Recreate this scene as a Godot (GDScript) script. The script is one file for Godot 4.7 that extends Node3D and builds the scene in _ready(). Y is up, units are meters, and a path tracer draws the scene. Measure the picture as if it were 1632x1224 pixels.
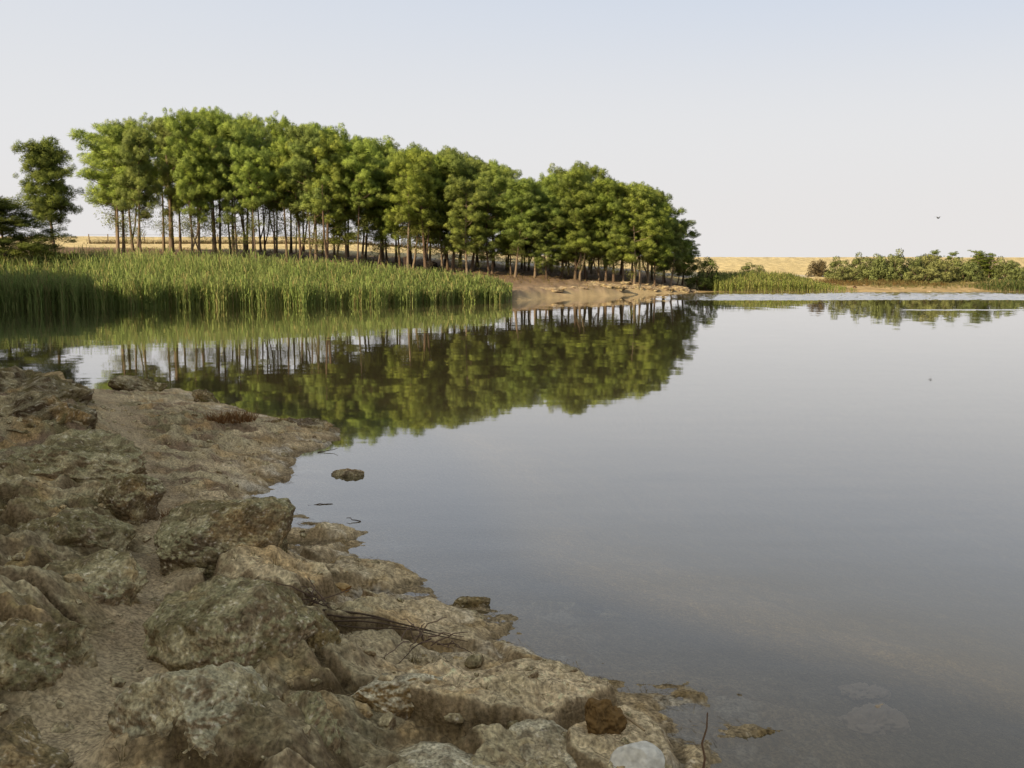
extends Node3D

# A lakeside in the evening: a shaded limestone bank in front, still water, a bed of reeds and a grove of pines across it.
const EYE := 2.2
const EXPOSURE := 1.6
const SUN := Vector3(-0.662, 0.454, 0.596)          # towards the sun

var rng := RandomNumberGenerator.new()
var used := {}
var n_low := FastNoiseLite.new()
var n_mid := FastNoiseLite.new()
var n_rock := FastNoiseLite.new()
var n_ridge := FastNoiseLite.new()
var n_fine := FastNoiseLite.new()
var n_cell := FastNoiseLite.new()
var n_wave := FastNoiseLite.new()
var n_crack := FastNoiseLite.new()
var n_plate := FastNoiseLite.new()
var shore_far := [[-60.0, 56.0], [-25.0, 57.5], [-16.0, 58.5], [-5.6, 58.5], [-1.0, 58.0], [0.4, 57.2], [2.1, 61.0], [6.3, 65.6], [7.8, 68.1], [13.0, 72.3], [14.5, 73.9], [60.0, 73.9], [160.0, 60.0]]
var rise_mid := [[-60.0, 3.3], [-36.0, 3.1], [-24.6, 2.8], [-16.0, 2.4], [-7.9, 1.87], [-1.7, 1.55], [5.2, 1.2], [11.6, 0.9], [15.0, 0.62], [60.0, 0.6]]
var rise_fence := [[-60.0, 4.2], [-17.6, 4.2], [-5.2, 3.42], [1.0, 2.9], [12.7, 2.2], [20.0, 1.7], [60.0, 1.7]]
var rise_crest := [[-160.0, 7.3], [-42.0, 7.3], [-27.0, 5.7], [-9.5, 4.0], [23.0, 2.8], [60.0, 2.6]]
var rise_bank := [[-1.5, -1.5], [0.0, 0.0], [0.4, 0.045], [1.0, 0.11], [1.6, 0.22], [2.2, 0.36], [3.5, 0.48], [6.0, 0.6], [12.0, 0.8], [40.0, 1.5]]
var near_land: PackedVector2Array
var sand_path: PackedVector2Array
var added_ridge: PackedVector3Array
const GX := -17.0
const GZ := -23.0
const GSTEP := 0.1
const GNX := 220
const GNZ := 250
var shore_grid := PackedFloat32Array()
var path_grid := PackedFloat32Array()
var lumps := [[-2.3, -5.1, 0.75, 0.7, 0.22], [-2.9, -6.3, 0.9, 0.7, 0.20], [-1.35, -4.65, 0.8, 0.75, 0.20], [-1.15, -3.6, 0.7, 0.55, 0.20], [-2.15, -4.15, 0.6, 0.5, 0.16], [-1.9, -6.5, 0.7, 0.6, 0.10], [-0.8, -3.8, 0.45, 0.6, 0.12], [-4.0, -8.5, 1.5, 0.9, 0.15], [-5.4, -10.7, 1.6, 1.1, 0.2], [-3.0, -7.4, 0.55, 0.5, 0.10], [-3.6, -5.6, 0.9, 1.0, 0.22], [-0.35, -3.8, 0.5, 0.45, 0.05]]
var mats := {}
var spheres := {}
const ORDINAL := ["first", "second", "third", "fourth", "fifth", "sixth", "seventh", "eighth", "ninth", "tenth", "eleventh", "twelfth", "thirteenth", "fourteenth", "fifteenth", "sixteenth", "seventeenth"]


class Shape:
	var v := PackedVector3Array()
	var n := PackedVector3Array()
	var c := PackedColorArray()
	var i := PackedInt32Array()

	func tri(a: Vector3, b: Vector3, d: Vector3, na: Vector3, col: Color) -> void:
		# wound so that the front looks along na
		if (b - a).cross(d - a).dot(na) > 0.0:
			var t := b
			b = d
			d = t
		v.append(a); v.append(b); v.append(d)
		n.append(na); n.append(na); n.append(na)
		c.append(col); c.append(col); c.append(col)

	func grow(verts: PackedVector3Array, norms: PackedVector3Array, col: Color) -> void:
		v.append_array(verts)
		n.append_array(norms)
		var k := PackedColorArray()
		k.resize(verts.size())
		k.fill(col)
		c.append_array(k)

	func tube(pts: Array, radii: Array, sides: int, col: Color) -> void:
		var rings := []
		for k in pts.size():
			var along: Vector3 = (pts[mini(k + 1, pts.size() - 1)] - pts[maxi(k - 1, 0)]).normalized()
			var side := along.cross(Vector3(0.31, 0.2, 0.93)).normalized()
			var up := side.cross(along)
			var ring := []
			for s in sides:
				var w := TAU * s / sides
				ring.append([pts[k] + (side * cos(w) + up * sin(w)) * radii[k], side * cos(w) + up * sin(w)])
			rings.append(ring)
		for k in pts.size() - 1:
			for s in sides:
				var p = rings[k][s]
				var q = rings[k][(s + 1) % sides]
				var r = rings[k + 1][s]
				var t = rings[k + 1][(s + 1) % sides]
				_corner(p, q, r, col)
				_corner(q, t, r, col)

	func _corner(p, q, r, col: Color) -> void:
		var flip: bool = (q[0] - p[0]).cross(r[0] - p[0]).dot(p[1]) > 0.0
		for x in ([p, r, q] if flip else [p, q, r]):
			v.append(x[0]); n.append(x[1]); c.append(col)

	func mesh() -> ArrayMesh:
		var a := []
		a.resize(Mesh.ARRAY_MAX)
		a[Mesh.ARRAY_VERTEX] = v
		a[Mesh.ARRAY_NORMAL] = n
		a[Mesh.ARRAY_COLOR] = c
		if i.size():
			a[Mesh.ARRAY_INDEX] = i
		var m := ArrayMesh.new()
		m.add_surface_from_arrays(Mesh.PRIMITIVE_TRIANGLES, a)
		return m


# ---------------------------------------------------------------- naming

func numbered(called: String) -> String:
	used[called] = used.get(called, -1) + 1
	return called if used[called] == 0 else "%s_%03d" % [called, used[called]]

func tag(o: Node3D, label: String, category: String, group := "") -> Node3D:
	o.set_meta("label", label)
	if category:
		o.set_meta("category", category)
	if group:
		o.set_meta("group", group)
	return o

func obj(called: String, m: Mesh, mat: Material, parent: Node = self) -> MeshInstance3D:
	var o := MeshInstance3D.new()
	o.name = numbered(called) if parent == self else called
	o.mesh = m
	o.material_override = mat
	parent.add_child(o, true)
	return o

func thing(called: String, label: String, category: String, at: Vector3, group := "") -> Node3D:
	var o := Node3D.new()
	o.name = numbered(called)
	add_child(o, true)
	o.position = at
	tag(o, label, category, group)
	return o

func struct(called: String, m: Mesh, mat: Material) -> MeshInstance3D:
	var o := obj(called, m, mat)
	o.set_meta("kind", "structure")
	return o

func stuff(called: String, m: Mesh, mat: Material, label: String, category: String) -> MeshInstance3D:
	var o := obj(called, m, mat)
	o.set_meta("kind", "stuff")
	tag(o, label, category)
	return o


# ---------------------------------------------------------------- land form

func table(t: Array, x: float) -> float:
	if x <= t[0][0]:
		return t[0][1]
	for k in range(1, t.size()):
		if x <= t[k][0]:
			var f: float = (x - t[k - 1][0]) / (t[k][0] - t[k - 1][0])
			return lerpf(t[k - 1][1], t[k][1], f)
	return t[t.size() - 1][1]

func to_line(p: Vector2, line: PackedVector2Array) -> float:
	var best := 1e9
	for k in line.size() - 1:
		var q := Geometry2D.get_closest_point_to_segment(p, line[k], line[k + 1])
		best = minf(best, p.distance_squared_to(q))
	return sqrt(best)

func shore_exact(x: float, z: float) -> float:
	var p := Vector2(x, z)
	var d := to_line(p, near_land)
	return d if Geometry2D.is_point_in_polygon(p, near_land) else -d

func grid_value(g: PackedFloat32Array, x: float, z: float) -> float:
	var fx := clampf((x - GX) / GSTEP, 0.0, GNX - 1.001)
	var fz := clampf((z - GZ) / GSTEP, 0.0, GNZ - 1.001)
	var ix := int(fx)
	var iz := int(fz)
	var k := iz * GNX + ix
	return lerpf(lerpf(g[k], g[k + 1], fx - ix), lerpf(g[k + GNX], g[k + GNX + 1], fx - ix), fz - iz)

func in_grid(x: float, z: float) -> bool:
	return x > GX and z > GZ and x < GX + (GNX - 1) * GSTEP and z < GZ + (GNZ - 1) * GSTEP

func shore_in(x: float, z: float) -> float:
	if in_grid(x, z):
		return grid_value(shore_grid, x, z)
	if z < -23.0 and x > -17.0:
		return -8.0
	return shore_exact(x, z)

func added_ridge_height(x: float, z: float) -> float:
	# unseen slope added behind left, shaped to keep the evening sun off the near bank
	if x > 4.0 or z < -75.0 or z > 60.0:
		return 0.0
	var h := 0.0
	var p := Vector2(x, z)
	for k in added_ridge.size() - 1:
		var a := added_ridge[k]
		var b := added_ridge[k + 1]
		var ab := Vector2(b.x - a.x, b.z - a.z)
		var t := clampf((p - Vector2(a.x, a.z)).dot(ab) / ab.length_squared(), 0.0, 1.0)
		var q := Vector2(a.x, a.z) + ab * t
		var d := p.distance_to(q) / 10.5
		if d < 1.0:
			h = maxf(h, lerpf(a.y, b.y, t) * (1.0 - d * d * (3.0 - 2.0 * d)))
	return h

func far_height(x: float, d: float) -> float:
	var s := d - table(shore_far, x)
	if s < 0.0:
		return maxf(-1.6, 0.05 * s - 0.03)
	var d1 := lerpf(76.0, 86.0, smoothstep(8.0, 16.0, x))
	var h1 := table(rise_mid, x)
	var d0 := d - s
	if d < d1:
		var f := s / maxf(d1 - d0, 0.5)
		return h1 * (0.25 * smoothstep(0.0, 0.12, f) + 0.75 * f) if x < 13.0 else h1 * f
	if d < 110.0:
		return lerpf(h1, table(rise_fence, x), (d - d1) / (110.0 - d1))
	if d < 200.0:
		return lerpf(table(rise_fence, x), table(rise_crest, x), (d - 110.0) / 90.0)
	if d < 620.0:
		return lerpf(table(rise_crest, x * 200.0 / d), 5.2, (d - 200.0) / 420.0)
	return 5.2

func height(x: float, z: float) -> float:
	var far := far_height(x, -z) if z < -20.0 else -1.6
	if z < -40.0 and x > -22.0:
		if z < -57.0 and far > 0.0:
			far += 0.16 * n_mid.get_noise_2d(x * 0.7, z * 0.7) * smoothstep(0.0, 0.5, far) + 0.08 * n_ridge.get_noise_2d(x * 0.5, z * 1.1) * smoothstep(0.05, 0.5, far) * smoothstep(90.0, 80.0, -z)
			if z < -125.0:
				far += 0.5 * n_low.get_noise_2d(x * 0.05, z * 0.05)
		return far
	var s := shore_in(x, z)
	var h := 0.0
	if s < 0.0:
		h = maxf(-1.5, -0.02 - 0.13 * pow(-s, 1.15))
		h += 0.05 * n_mid.get_noise_2d(x * 1.6, z * 1.6) * smoothstep(0.15, 1.2, -s)
	else:
		h = table(rise_bank, s) + 0.025 * smoothstep(0.05, 0.3, s)
	if s > -0.8 and absf(x) < 22.0 and z > -24.0 and z < 4.0:
		var rough := smoothstep(-0.8, 2.2, s)
		var track := 1.0
		if in_grid(x, z):
			track = smoothstep(0.03, 0.55, grid_value(path_grid, x, z) + 0.10 * n_mid.get_noise_2d(x * 1.5, z * 1.5))
		h += 0.14 * rough * n_low.get_noise_2d(x, z) * lerpf(0.4, 1.0, track)
		h += 0.060 * lerpf(0.55, 1.0, rough) * lerpf(0.35, 1.0, track) * n_mid.get_noise_2d(x * 2.6, z * 2.6)
		# ledges of weathered limestone: ridged noise, steeper on one side
		var r := n_ridge.get_noise_2d(x * 1.3 + 0.4 * z, z * 2.1)
		h += 0.115 * rough * lerpf(0.1, 1.0, track) * r
		# plates of rock parted by cracks
		var plated := lerpf(0.0, 1.0, track) * smoothstep(-0.2, 0.5, s) * smoothstep(-11.0, -8.0, z)
		if plated > 0.0:
			var w := plate_at(x, z)
			var edge := smoothstep(-1.0, -0.78, n_crack.get_noise_2d(w.x, w.y))
			h += plated * (0.10 * edge * n_plate.get_noise_2d(w.x, w.y) - 0.085 * (1.0 - edge) * lerpf(0.5, 1.0, rough))
		h += 0.024 * lerpf(0.6, 1.0, rough) * lerpf(0.4, 1.0, track) * n_fine.get_noise_2d(x * 0.8, z * 0.8)
		h += 0.007 * lerpf(0.5, 1.0, track) * n_fine.get_noise_2d(x * 2.6, z * 2.6)
		h -= 0.05 * (1.0 - track) * smoothstep(1.0, 2.0, s)
		if s > 0.2 and z > -13.0:
			for m in lumps:
				var dx: float = (x - m[0]) / m[2]
				var dz: float = (z - m[1]) / m[3]
				var e := dx * dx + dz * dz
				if e < 1.0:
					h += 0.95 * m[4] * (1.0 - e) * (1.0 - e) * lerpf(0.6, 1.0, track)
	h = maxf(h, far)
	if s > 6.0 or x < -14.0:
		h += added_ridge_height(x, z) * smoothstep(0.5, 6.0, s)
		if s > 6.0:
			h += 0.5 * n_low.get_noise_2d(x * 0.3, z * 0.3) * smoothstep(6.0, 14.0, s)
	return h

func plate_at(x: float, z: float) -> Vector2:
	return Vector2(x + 0.22 * n_mid.get_noise_2d(x * 1.3, z * 1.3), z * 1.15 + 0.22 * n_mid.get_noise_2d(x * 1.3 + 70.0, z * 1.3))

func mixc(a: Color, b: Color, t: float) -> Color:
	return a.lerp(b, clampf(t, 0.0, 1.0))

const SAND := Color(0.72, 0.575, 0.34)
const STONE := Color(0.53, 0.455, 0.26)
const LICHEN := Color(0.41, 0.375, 0.195)
const BROWN := Color(0.235, 0.172, 0.098)
const MOSS := Color(0.2, 0.163, 0.068)
const OCHRE := Color(0.56, 0.37, 0.15)
const PALE := Color(0.85, 0.79, 0.62)

func land_color(x: float, y: float, z: float, up: float) -> Color:
	var d := -z
	var f1 := n_mid.get_noise_2d(x * 0.9 + 31.0, z * 0.9)
	if z < -40.0 or y > 3.0:
		# the far side
		var soil := Color(0.31, 0.235, 0.165)
		var beach := Color(0.47, 0.37, 0.22)
		var litter := Color(0.20, 0.135, 0.085)
		var field := Color(0.73, 0.61, 0.34)
		var c := mixc(beach, soil, (y - 0.30 + 0.35 * f1) / 0.2)
		c = mixc(c, litter, smoothstep(0.55, 1.0, y + 0.4 * f1) * 0.75)
		if x > 13.0:
			c = mixc(Color(0.48, 0.36, 0.19), Color(0.40, 0.33, 0.15), smoothstep(0.25, 0.75, y + 0.3 * f1))
			c = mixc(c, Color(0.24, 0.19, 0.09), smoothstep(0.1, 0.5, n_low.get_noise_2d(x * 0.9, z * 2.5)) * 0.6)
		var edge := 84.0 + 2.0 * f1
		var stubble := mixc(field, Color(0.64, 0.53, 0.29), 0.5 + 0.9 * n_low.get_noise_2d(x * 0.04, z * 0.25))
		stubble = mixc(stubble, Color(0.40, 0.33, 0.15), smoothstep(0.15, 0.45, n_low.get_noise_2d(x * 0.02 + 9.0, z * 0.012)) * 0.5)
		c = mixc(c, stubble, smoothstep(edge, edge + 8.0, d))
		# a pale cart track beyond the grove
		if x > -9.0 and x < 40.0:
			var t := absf(d - (90.0 + 0.10 * x))
			c = mixc(c, Color(0.58, 0.53, 0.44), smoothstep(1.9, 1.2, t + 0.3 * f1))
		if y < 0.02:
			c = mixc(c, Color(0.10, 0.09, 0.05), smoothstep(0.0, 0.5, -y))  # murk of deeper water painted into the lake bed colour
		return c * (1.0 + 0.22 * f1 + 0.45 * n_fine.get_noise_2d(x * 0.22, z * 0.22))
	if y > 1.6:
		return mixc(STONE, BROWN, 0.5 + f1)
	var k := n_ridge.get_noise_2d(x * 1.3 + 0.4 * z, z * 2.1)
	var f2 := n_fine.get_noise_3d(x * 2.3 + 7.0, y * 2.3, z * 2.3)
	var f3 := n_fine.get_noise_3d(x * 3.6, y * 3.6, z * 3.6 + 3.0)
	var track := 1.0
	var s := 1.0
	if in_grid(x, z):
		track = smoothstep(0.08, 0.42, grid_value(path_grid, x, z) + 0.15 * f1)
		s = grid_value(shore_grid, x, z)
	var c := mixc(SAND * 1.05, STONE * 0.86, smoothstep(0.4, 2.0, s + 0.8 * f1))
	c = mixc(c, STONE, 0.35 + 0.9 * f1 + 0.3 * f2)
	c = mixc(c, LICHEN * 0.85, smoothstep(0.0, 0.35, n_mid.get_noise_2d(x * 0.8 - 12.0, z * 0.8)) * 0.75 * smoothstep(0.8, 2.2, s))
	c = mixc(c, BROWN, smoothstep(0.05, 0.5, f2 - 0.25 * k) * 0.8)
	c = mixc(c, MOSS, smoothstep(-0.12, 0.30, n_mid.get_noise_2d(x * 1.9 - 5.0, z * 1.9) + 0.35 * f2) * 0.85 * smoothstep(0.9, 2.0, s + 0.5 * f1))
	c = mixc(c, Color(0.27, 0.185, 0.115), smoothstep(0.0, 0.35, n_mid.get_noise_2d(x * 1.1 + 9.0, z * 2.6) + 0.4 * f2) * 0.85 * smoothstep(-7.5, -9.0, z))
	c = mixc(c, OCHRE, smoothstep(0.15, 0.45, n_mid.get_noise_2d(x * 1.7 + 50.0, z * 1.7)) * 0.55)
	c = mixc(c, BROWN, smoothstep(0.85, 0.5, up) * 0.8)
	if s > -0.2 and z > -10.0:
		var w := plate_at(x, z)
		var plated := track * smoothstep(-0.2, 0.5, s) * smoothstep(-10.0, -8.0, z)
		c = c * (1.0 + 0.22 * plated * n_plate.get_noise_2d(w.x, w.y))
		c = mixc(c, Color(0.125, 0.088, 0.040), smoothstep(-0.82, -0.94, n_crack.get_noise_2d(w.x, w.y) + 0.12 * f2) * plated * 0.85)
	c = mixc(c, mixc(SAND * 0.9, BROWN * 1.6, 0.35 + f1) * (1.0 + 0.15 * f3), (1.0 - track) * 0.8)
	# a strip of algae and dried salt along the waterline
	var wet := smoothstep(0.16, 0.02, y)
	c = mixc(c, Color(0.64, 0.49, 0.27), wet * 0.65)
	c = mixc(c, PALE, smoothstep(0.1, 0.45, n_mid.get_noise_2d(x * 2.4, z * 2.4 + 80.0) + 0.3 * f3) * wet * 0.6)
	c = mixc(c, Color(0.42, 0.29, 0.115), smoothstep(0.15, 0.5, n_mid.get_noise_2d(x * 3.1, z * 3.1 - 40.0)) * wet * 0.8)
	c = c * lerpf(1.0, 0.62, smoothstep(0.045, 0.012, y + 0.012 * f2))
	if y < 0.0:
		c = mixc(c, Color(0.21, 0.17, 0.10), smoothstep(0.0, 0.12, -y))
		c = mixc(c, Color(0.085, 0.075, 0.045), smoothstep(0.10, 0.55, -y))  # water murk painted into the bed colour, darker with depth
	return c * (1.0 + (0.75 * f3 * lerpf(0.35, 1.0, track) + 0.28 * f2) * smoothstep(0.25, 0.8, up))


# ---------------------------------------------------------------- meshes on grids

func smooth_normals(v: PackedVector3Array, idx: PackedInt32Array) -> PackedVector3Array:
	var n := PackedVector3Array()
	n.resize(v.size())
	for k in range(0, idx.size(), 3):
		var a := idx[k]
		var b := idx[k + 1]
		var d := idx[k + 2]
		var w := (v[d] - v[a]).cross(v[b] - v[a])
		n[a] += w
		n[b] += w
		n[d] += w
	for k in n.size():
		n[k] = n[k].normalized()
	return n

func steps(edges: Array) -> PackedFloat32Array:
	# [[from, to, how many], ...] in equal steps, joined
	var out := PackedFloat32Array()
	for e in edges:
		for k in int(e[2]):
			out.append(lerpf(e[0], e[1], float(k) / e[2]))
	out.append(edges[edges.size() - 1][1])
	return out

func ring_steps(edges: Array) -> PackedFloat32Array:
	var out := PackedFloat32Array()
	for e in edges:
		for k in int(e[2]):
			out.append(e[0] * pow(e[1] / e[0], float(k) / e[2]))
	out.append(edges[edges.size() - 1][1])
	return out

func fan_index(na: int, nr: int, round_closed: bool) -> PackedInt32Array:
	var idx := PackedInt32Array()
	var last := na if round_closed else na - 1
	idx.resize(last * (nr - 1) * 6)
	var k := 0
	for j in nr - 1:
		for i in last:
			var a := j * na + i
			var b := j * na + (i + 1) % na
			var c := a + na
			var d := b + na
			idx[k] = a; idx[k + 1] = c; idx[k + 2] = b
			idx[k + 3] = b; idx[k + 4] = c; idx[k + 5] = d
			k += 6
	return idx

func build_ground() -> void:
	var ang := steps([[-0.60, 0.16, 420], [0.16, 0.60, 150], [0.60, TAU - 0.60, 60]])
	ang.resize(ang.size() - 1)
	var rad := ring_steps([[0.3, 3.0, 10], [3.0, 9.0, 410], [9.0, 21.0, 170], [21.0, 150.0, 150], [150.0, 6000.0, 40]])
	var sh := Shape.new()
	sh.v.resize(ang.size() * rad.size())
	sh.c.resize(sh.v.size())
	var k := 0
	for r in rad:
		for a in ang:
			var x := sin(a) * r
			var z := -cos(a) * r
			sh.v[k] = Vector3(x, height(x, z), z)
			k += 1
	sh.i = fan_index(ang.size(), rad.size(), true)
	sh.n = smooth_normals(sh.v, sh.i)
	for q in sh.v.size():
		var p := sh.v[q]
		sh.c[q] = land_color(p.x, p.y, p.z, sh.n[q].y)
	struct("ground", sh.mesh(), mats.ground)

func build_water() -> void:
	var ang := steps([[-0.60, 0.60, 420], [0.60, TAU - 0.60, 40]])
	ang.resize(ang.size() - 1)
	var rad := ring_steps([[0.3, 2.6, 6], [2.6, 95.0, 460], [95.0, 150.0, 4]])
	var sh := Shape.new()
	sh.v.resize(ang.size() * rad.size())
	sh.n.resize(sh.v.size())
	sh.c.resize(sh.v.size())
	sh.c.fill(Color.WHITE)
	var k := 0
	for r in rad:
		for a in ang:
			var x := sin(a) * r
			var z := -cos(a) * r
			sh.v[k] = Vector3(x, 0.0, z)
			var calm := 0.0016 + 0.0012 * smoothstep(12.0, 40.0, r)
			var sz := calm * 1.7 * n_wave.get_noise_2d(x * 0.30, z * 1.5) + calm * 1.3 * n_wave.get_noise_2d(x * 1.0 + 40.0, z * 4.4)
			var sx := calm * 0.5 * n_wave.get_noise_2d(x * 0.8 + 90.0, z * 1.2)
			sz += 0.0045 * smoothstep(13.0, 8.0, r) * n_wave.get_noise_2d(x * 0.7 + 20.0, z * 2.2)
			# breeze on the open water towards the far shore
			var g := n_low.get_noise_2d(x * 0.12, z * 0.35)
			var d := -z
			var ruffle := smoothstep(58.0, 60.5, d + 1.4 * g - 0.1 * maxf(0.0, 12.0 - x)) * smoothstep(8.0, 13.0, x + 0.05 * (d - 60.0) + g)
			ruffle = maxf(ruffle, 0.8 * smoothstep(0.55, 0.2, absf(d - 46.8 - 0.5 * g)) * smoothstep(17.0, 20.0, x))
			sz += ruffle * (0.075 * n_wave.get_noise_2d(x * 2.0, z * 5.0) + 0.05 * n_wave.get_noise_2d(x * 5.0, z * 9.0 + 70.0) + 0.075)
			sx += ruffle * 0.04 * n_wave.get_noise_2d(x * 4.0 + 9.0, z * 4.0)
			sh.n[k] = Vector3(sx, 1.0, sz).normalized()
			k += 1
	sh.i = fan_index(ang.size(), rad.size(), true)
	struct("water", sh.mesh(), mats.water)


# ---------------------------------------------------------------- rocks

func ball(res: int) -> Array:
	# a cube blown up to a ball with shared corners: [directions, indices]
	if spheres.has(res):
		return spheres[res]
	var seen := {}
	var dirs := PackedVector3Array()
	var idx := PackedInt32Array()
	for face in 6:
		var axis := face / 2
		var top := res if face % 2 else 0
		var ids := PackedInt32Array()
		for j in res + 1:
			for i in res + 1:
				var q := Vector3i.ZERO
				q[axis] = top
				q[(axis + 1) % 3] = i
				q[(axis + 2) % 3] = j
				if not seen.has(q):
					seen[q] = dirs.size()
					var p := Vector3(q) * 2.0 / res - Vector3.ONE
					for w in 3:
						p[w] = tan(p[w] * 0.7853)
					dirs.append(p.normalized())
				ids.append(seen[q])
		for j in res:
			for i in res:
				var a := ids[j * (res + 1) + i]
				var b := ids[j * (res + 1) + i + 1]
				var c := ids[(j + 1) * (res + 1) + i]
				var d := ids[(j + 1) * (res + 1) + i + 1]
				for t in ([a, c, b, b, c, d] if face % 2 else [a, b, c, b, d, c]):
					idx.append(t)
	spheres[res] = [dirs, idx]
	return spheres[res]

func rock_mesh(half: Vector3, from: int, res: int, look := {}) -> ArrayMesh:
	var r := RandomNumberGenerator.new()
	r.seed = from * 7919 + 13
	var boxy: float = look.get("boxy", 3.2)
	var rough: float = look.get("rough", 1.0)
	var undercut: float = look.get("undercut", 0.08)
	var ledge: float = look.get("ledge", 0.5)
	var cuts := []
	for k in int(look.get("cuts", 9)) + 6:
		var w := Vector3(r.randf_range(-1, 1), r.randf_range(-0.25, 1), r.randf_range(-1, 1)).normalized()
		cuts.append([w, r.randf_range(0.64, 0.97)])
	var b := ball(res)
	var dirs: PackedVector3Array = b[0]
	var sh := Shape.new()
	sh.i = b[1]
	sh.v.resize(dirs.size())
	sh.c.resize(dirs.size())
	var off := Vector3(r.randf(), r.randf(), r.randf()) * 60.0
	var size := (half.x + half.y + half.z) / 3.0
	for k in dirs.size():
		var d := dirs[k]
		var p := d / pow(pow(absf(d.x), boxy) + pow(absf(d.y), boxy) + pow(absf(d.z), boxy), 1.0 / boxy)
		for cut in cuts:
			var over: float = p.dot(cut[0]) - cut[1]
			if over > 0.0:
				p -= cut[0] * over * 0.9
		if undercut > 0.0:
			var low := smoothstep(0.45, -0.15, p.y)
			p.x *= 1.0 - undercut * low
			p.z *= 1.0 - undercut * low
		p *= half
		var q := p + off
		var big := n_rock.get_noise_3dv(q * 1.0)
		var crag := n_ridge.get_noise_3dv(q * Vector3(1.3, 2.6, 1.3))
		var pit := n_cell.get_noise_3dv(q * 1.0)
		var tiny := n_fine.get_noise_3dv(q * 1.6)
		var micro := n_fine.get_noise_3dv(q * 4.6)
		var out := rough * (0.12 * size * big + 0.13 * size * crag * ledge * 2.0 + 0.030 * pit + 0.030 * tiny + 0.013 * micro)
		sh.v[k] = p + (d * 0.75 + p.normalized() * 0.25) * out
		sh.c[k] = Color(big, tiny, micro, pit)
	sh.n = smooth_normals(sh.v, sh.i)
	if sh.n[0].dot(dirs[0]) < 0.0:
		for k in range(0, sh.i.size(), 3):
			var t := sh.i[k]
			sh.i[k] = sh.i[k + 1]
			sh.i[k + 1] = t
		for k in sh.n.size():
			sh.n[k] = -sh.n[k]
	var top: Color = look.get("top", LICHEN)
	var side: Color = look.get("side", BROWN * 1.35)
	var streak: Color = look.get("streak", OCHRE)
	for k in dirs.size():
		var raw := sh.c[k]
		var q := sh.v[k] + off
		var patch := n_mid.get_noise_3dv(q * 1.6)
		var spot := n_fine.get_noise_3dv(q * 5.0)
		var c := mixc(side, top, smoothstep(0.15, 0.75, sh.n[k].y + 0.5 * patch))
		c = mixc(c, STONE * 1.25, smoothstep(0.0, 0.4, n_mid.get_noise_3dv(q * 3.1 + Vector3(9, 3, 1))) * 0.7)
		c = mixc(c, streak, smoothstep(0.15, 0.45, n_mid.get_noise_3dv(q * 2.3 - Vector3(5, 3, 1))) * 0.5 * look.get("streaks", 1.0))
		c = mixc(c, MOSS, smoothstep(-0.10, 0.28, n_mid.get_noise_3dv(q * 2.4 + Vector3(2, 8, 4)) + 0.4 * raw.g) * look.get("moss", 0.7))
		c = mixc(c, BROWN * 0.8, smoothstep(0.05, 0.5, raw.g + 0.5 * spot) * 0.65)
		c = mixc(c, PALE, smoothstep(0.28, 0.55, spot - 0.2 * raw.g) * 0.4)
		if look.has("plain"):
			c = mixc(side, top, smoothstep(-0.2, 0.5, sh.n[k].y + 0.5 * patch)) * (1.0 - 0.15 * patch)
			spot *= 0.4
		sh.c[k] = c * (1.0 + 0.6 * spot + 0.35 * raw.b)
	return sh.mesh()

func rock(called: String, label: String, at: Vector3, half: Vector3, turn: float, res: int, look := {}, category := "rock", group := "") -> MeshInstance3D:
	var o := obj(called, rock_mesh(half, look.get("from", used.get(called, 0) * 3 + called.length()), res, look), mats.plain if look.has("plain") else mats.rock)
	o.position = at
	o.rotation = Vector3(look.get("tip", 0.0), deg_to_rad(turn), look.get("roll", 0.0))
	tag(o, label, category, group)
	return o


# ---------------------------------------------------------------- plants

func puff(from: int, count: int, length: float, width: float, tangle: float) -> Array:
	# a ball of needle tufts or leaves of radius one: [corners, normals]
	var r := RandomNumberGenerator.new()
	r.seed = from * 104729 + 7
	var s := Shape.new()
	for k in count:
		var d := Vector3(r.randfn(), r.randfn() * 0.9 + 0.12, r.randfn()).normalized()
		var p := d * pow(r.randf_range(0.1, 1.0), 0.28) * 0.92
		var w := Vector3(r.randfn(), r.randfn(), r.randfn()).normalized()
		var along := (d * (1.0 - tangle) + w * tangle + Vector3.UP * 0.15).normalized()
		var n := (d + w * 0.40 + Vector3.UP * 0.10).normalized()
		var side := along.cross(n + Vector3(r.randfn(), r.randfn(), r.randfn()) * 0.3).normalized() * width * r.randf_range(0.6, 1.3)
		var l := length * r.randf_range(0.6, 1.25)
		s.tri(p - side, p + side, p + along * l, n, Color.WHITE)
	return [s.v, s.n]

func add_puff(s: Shape, kinds: Array, r: RandomNumberGenerator, at: Vector3, size: Vector3, col: Color) -> void:
	var k: Array = kinds[r.randi() % kinds.size()]
	var turn := Basis.from_euler(Vector3(r.randf_range(-0.3, 0.3), r.randf() * TAU, r.randf_range(-0.3, 0.3)))
	var verts: PackedVector3Array = Transform3D(Basis.from_scale(size) * turn, at) * (k[0] as PackedVector3Array)
	var norms: PackedVector3Array = Transform3D(turn, Vector3.ZERO) * (k[1] as PackedVector3Array)
	s.grow(verts, norms, col)

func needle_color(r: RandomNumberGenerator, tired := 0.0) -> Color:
	# tint: how yellow and how pale this tree is, painted shade included
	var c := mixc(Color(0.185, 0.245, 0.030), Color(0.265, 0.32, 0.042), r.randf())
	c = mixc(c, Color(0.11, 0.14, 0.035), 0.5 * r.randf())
	return mixc(c * tint, Color(0.14, 0.11, 0.055), tired)

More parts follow.
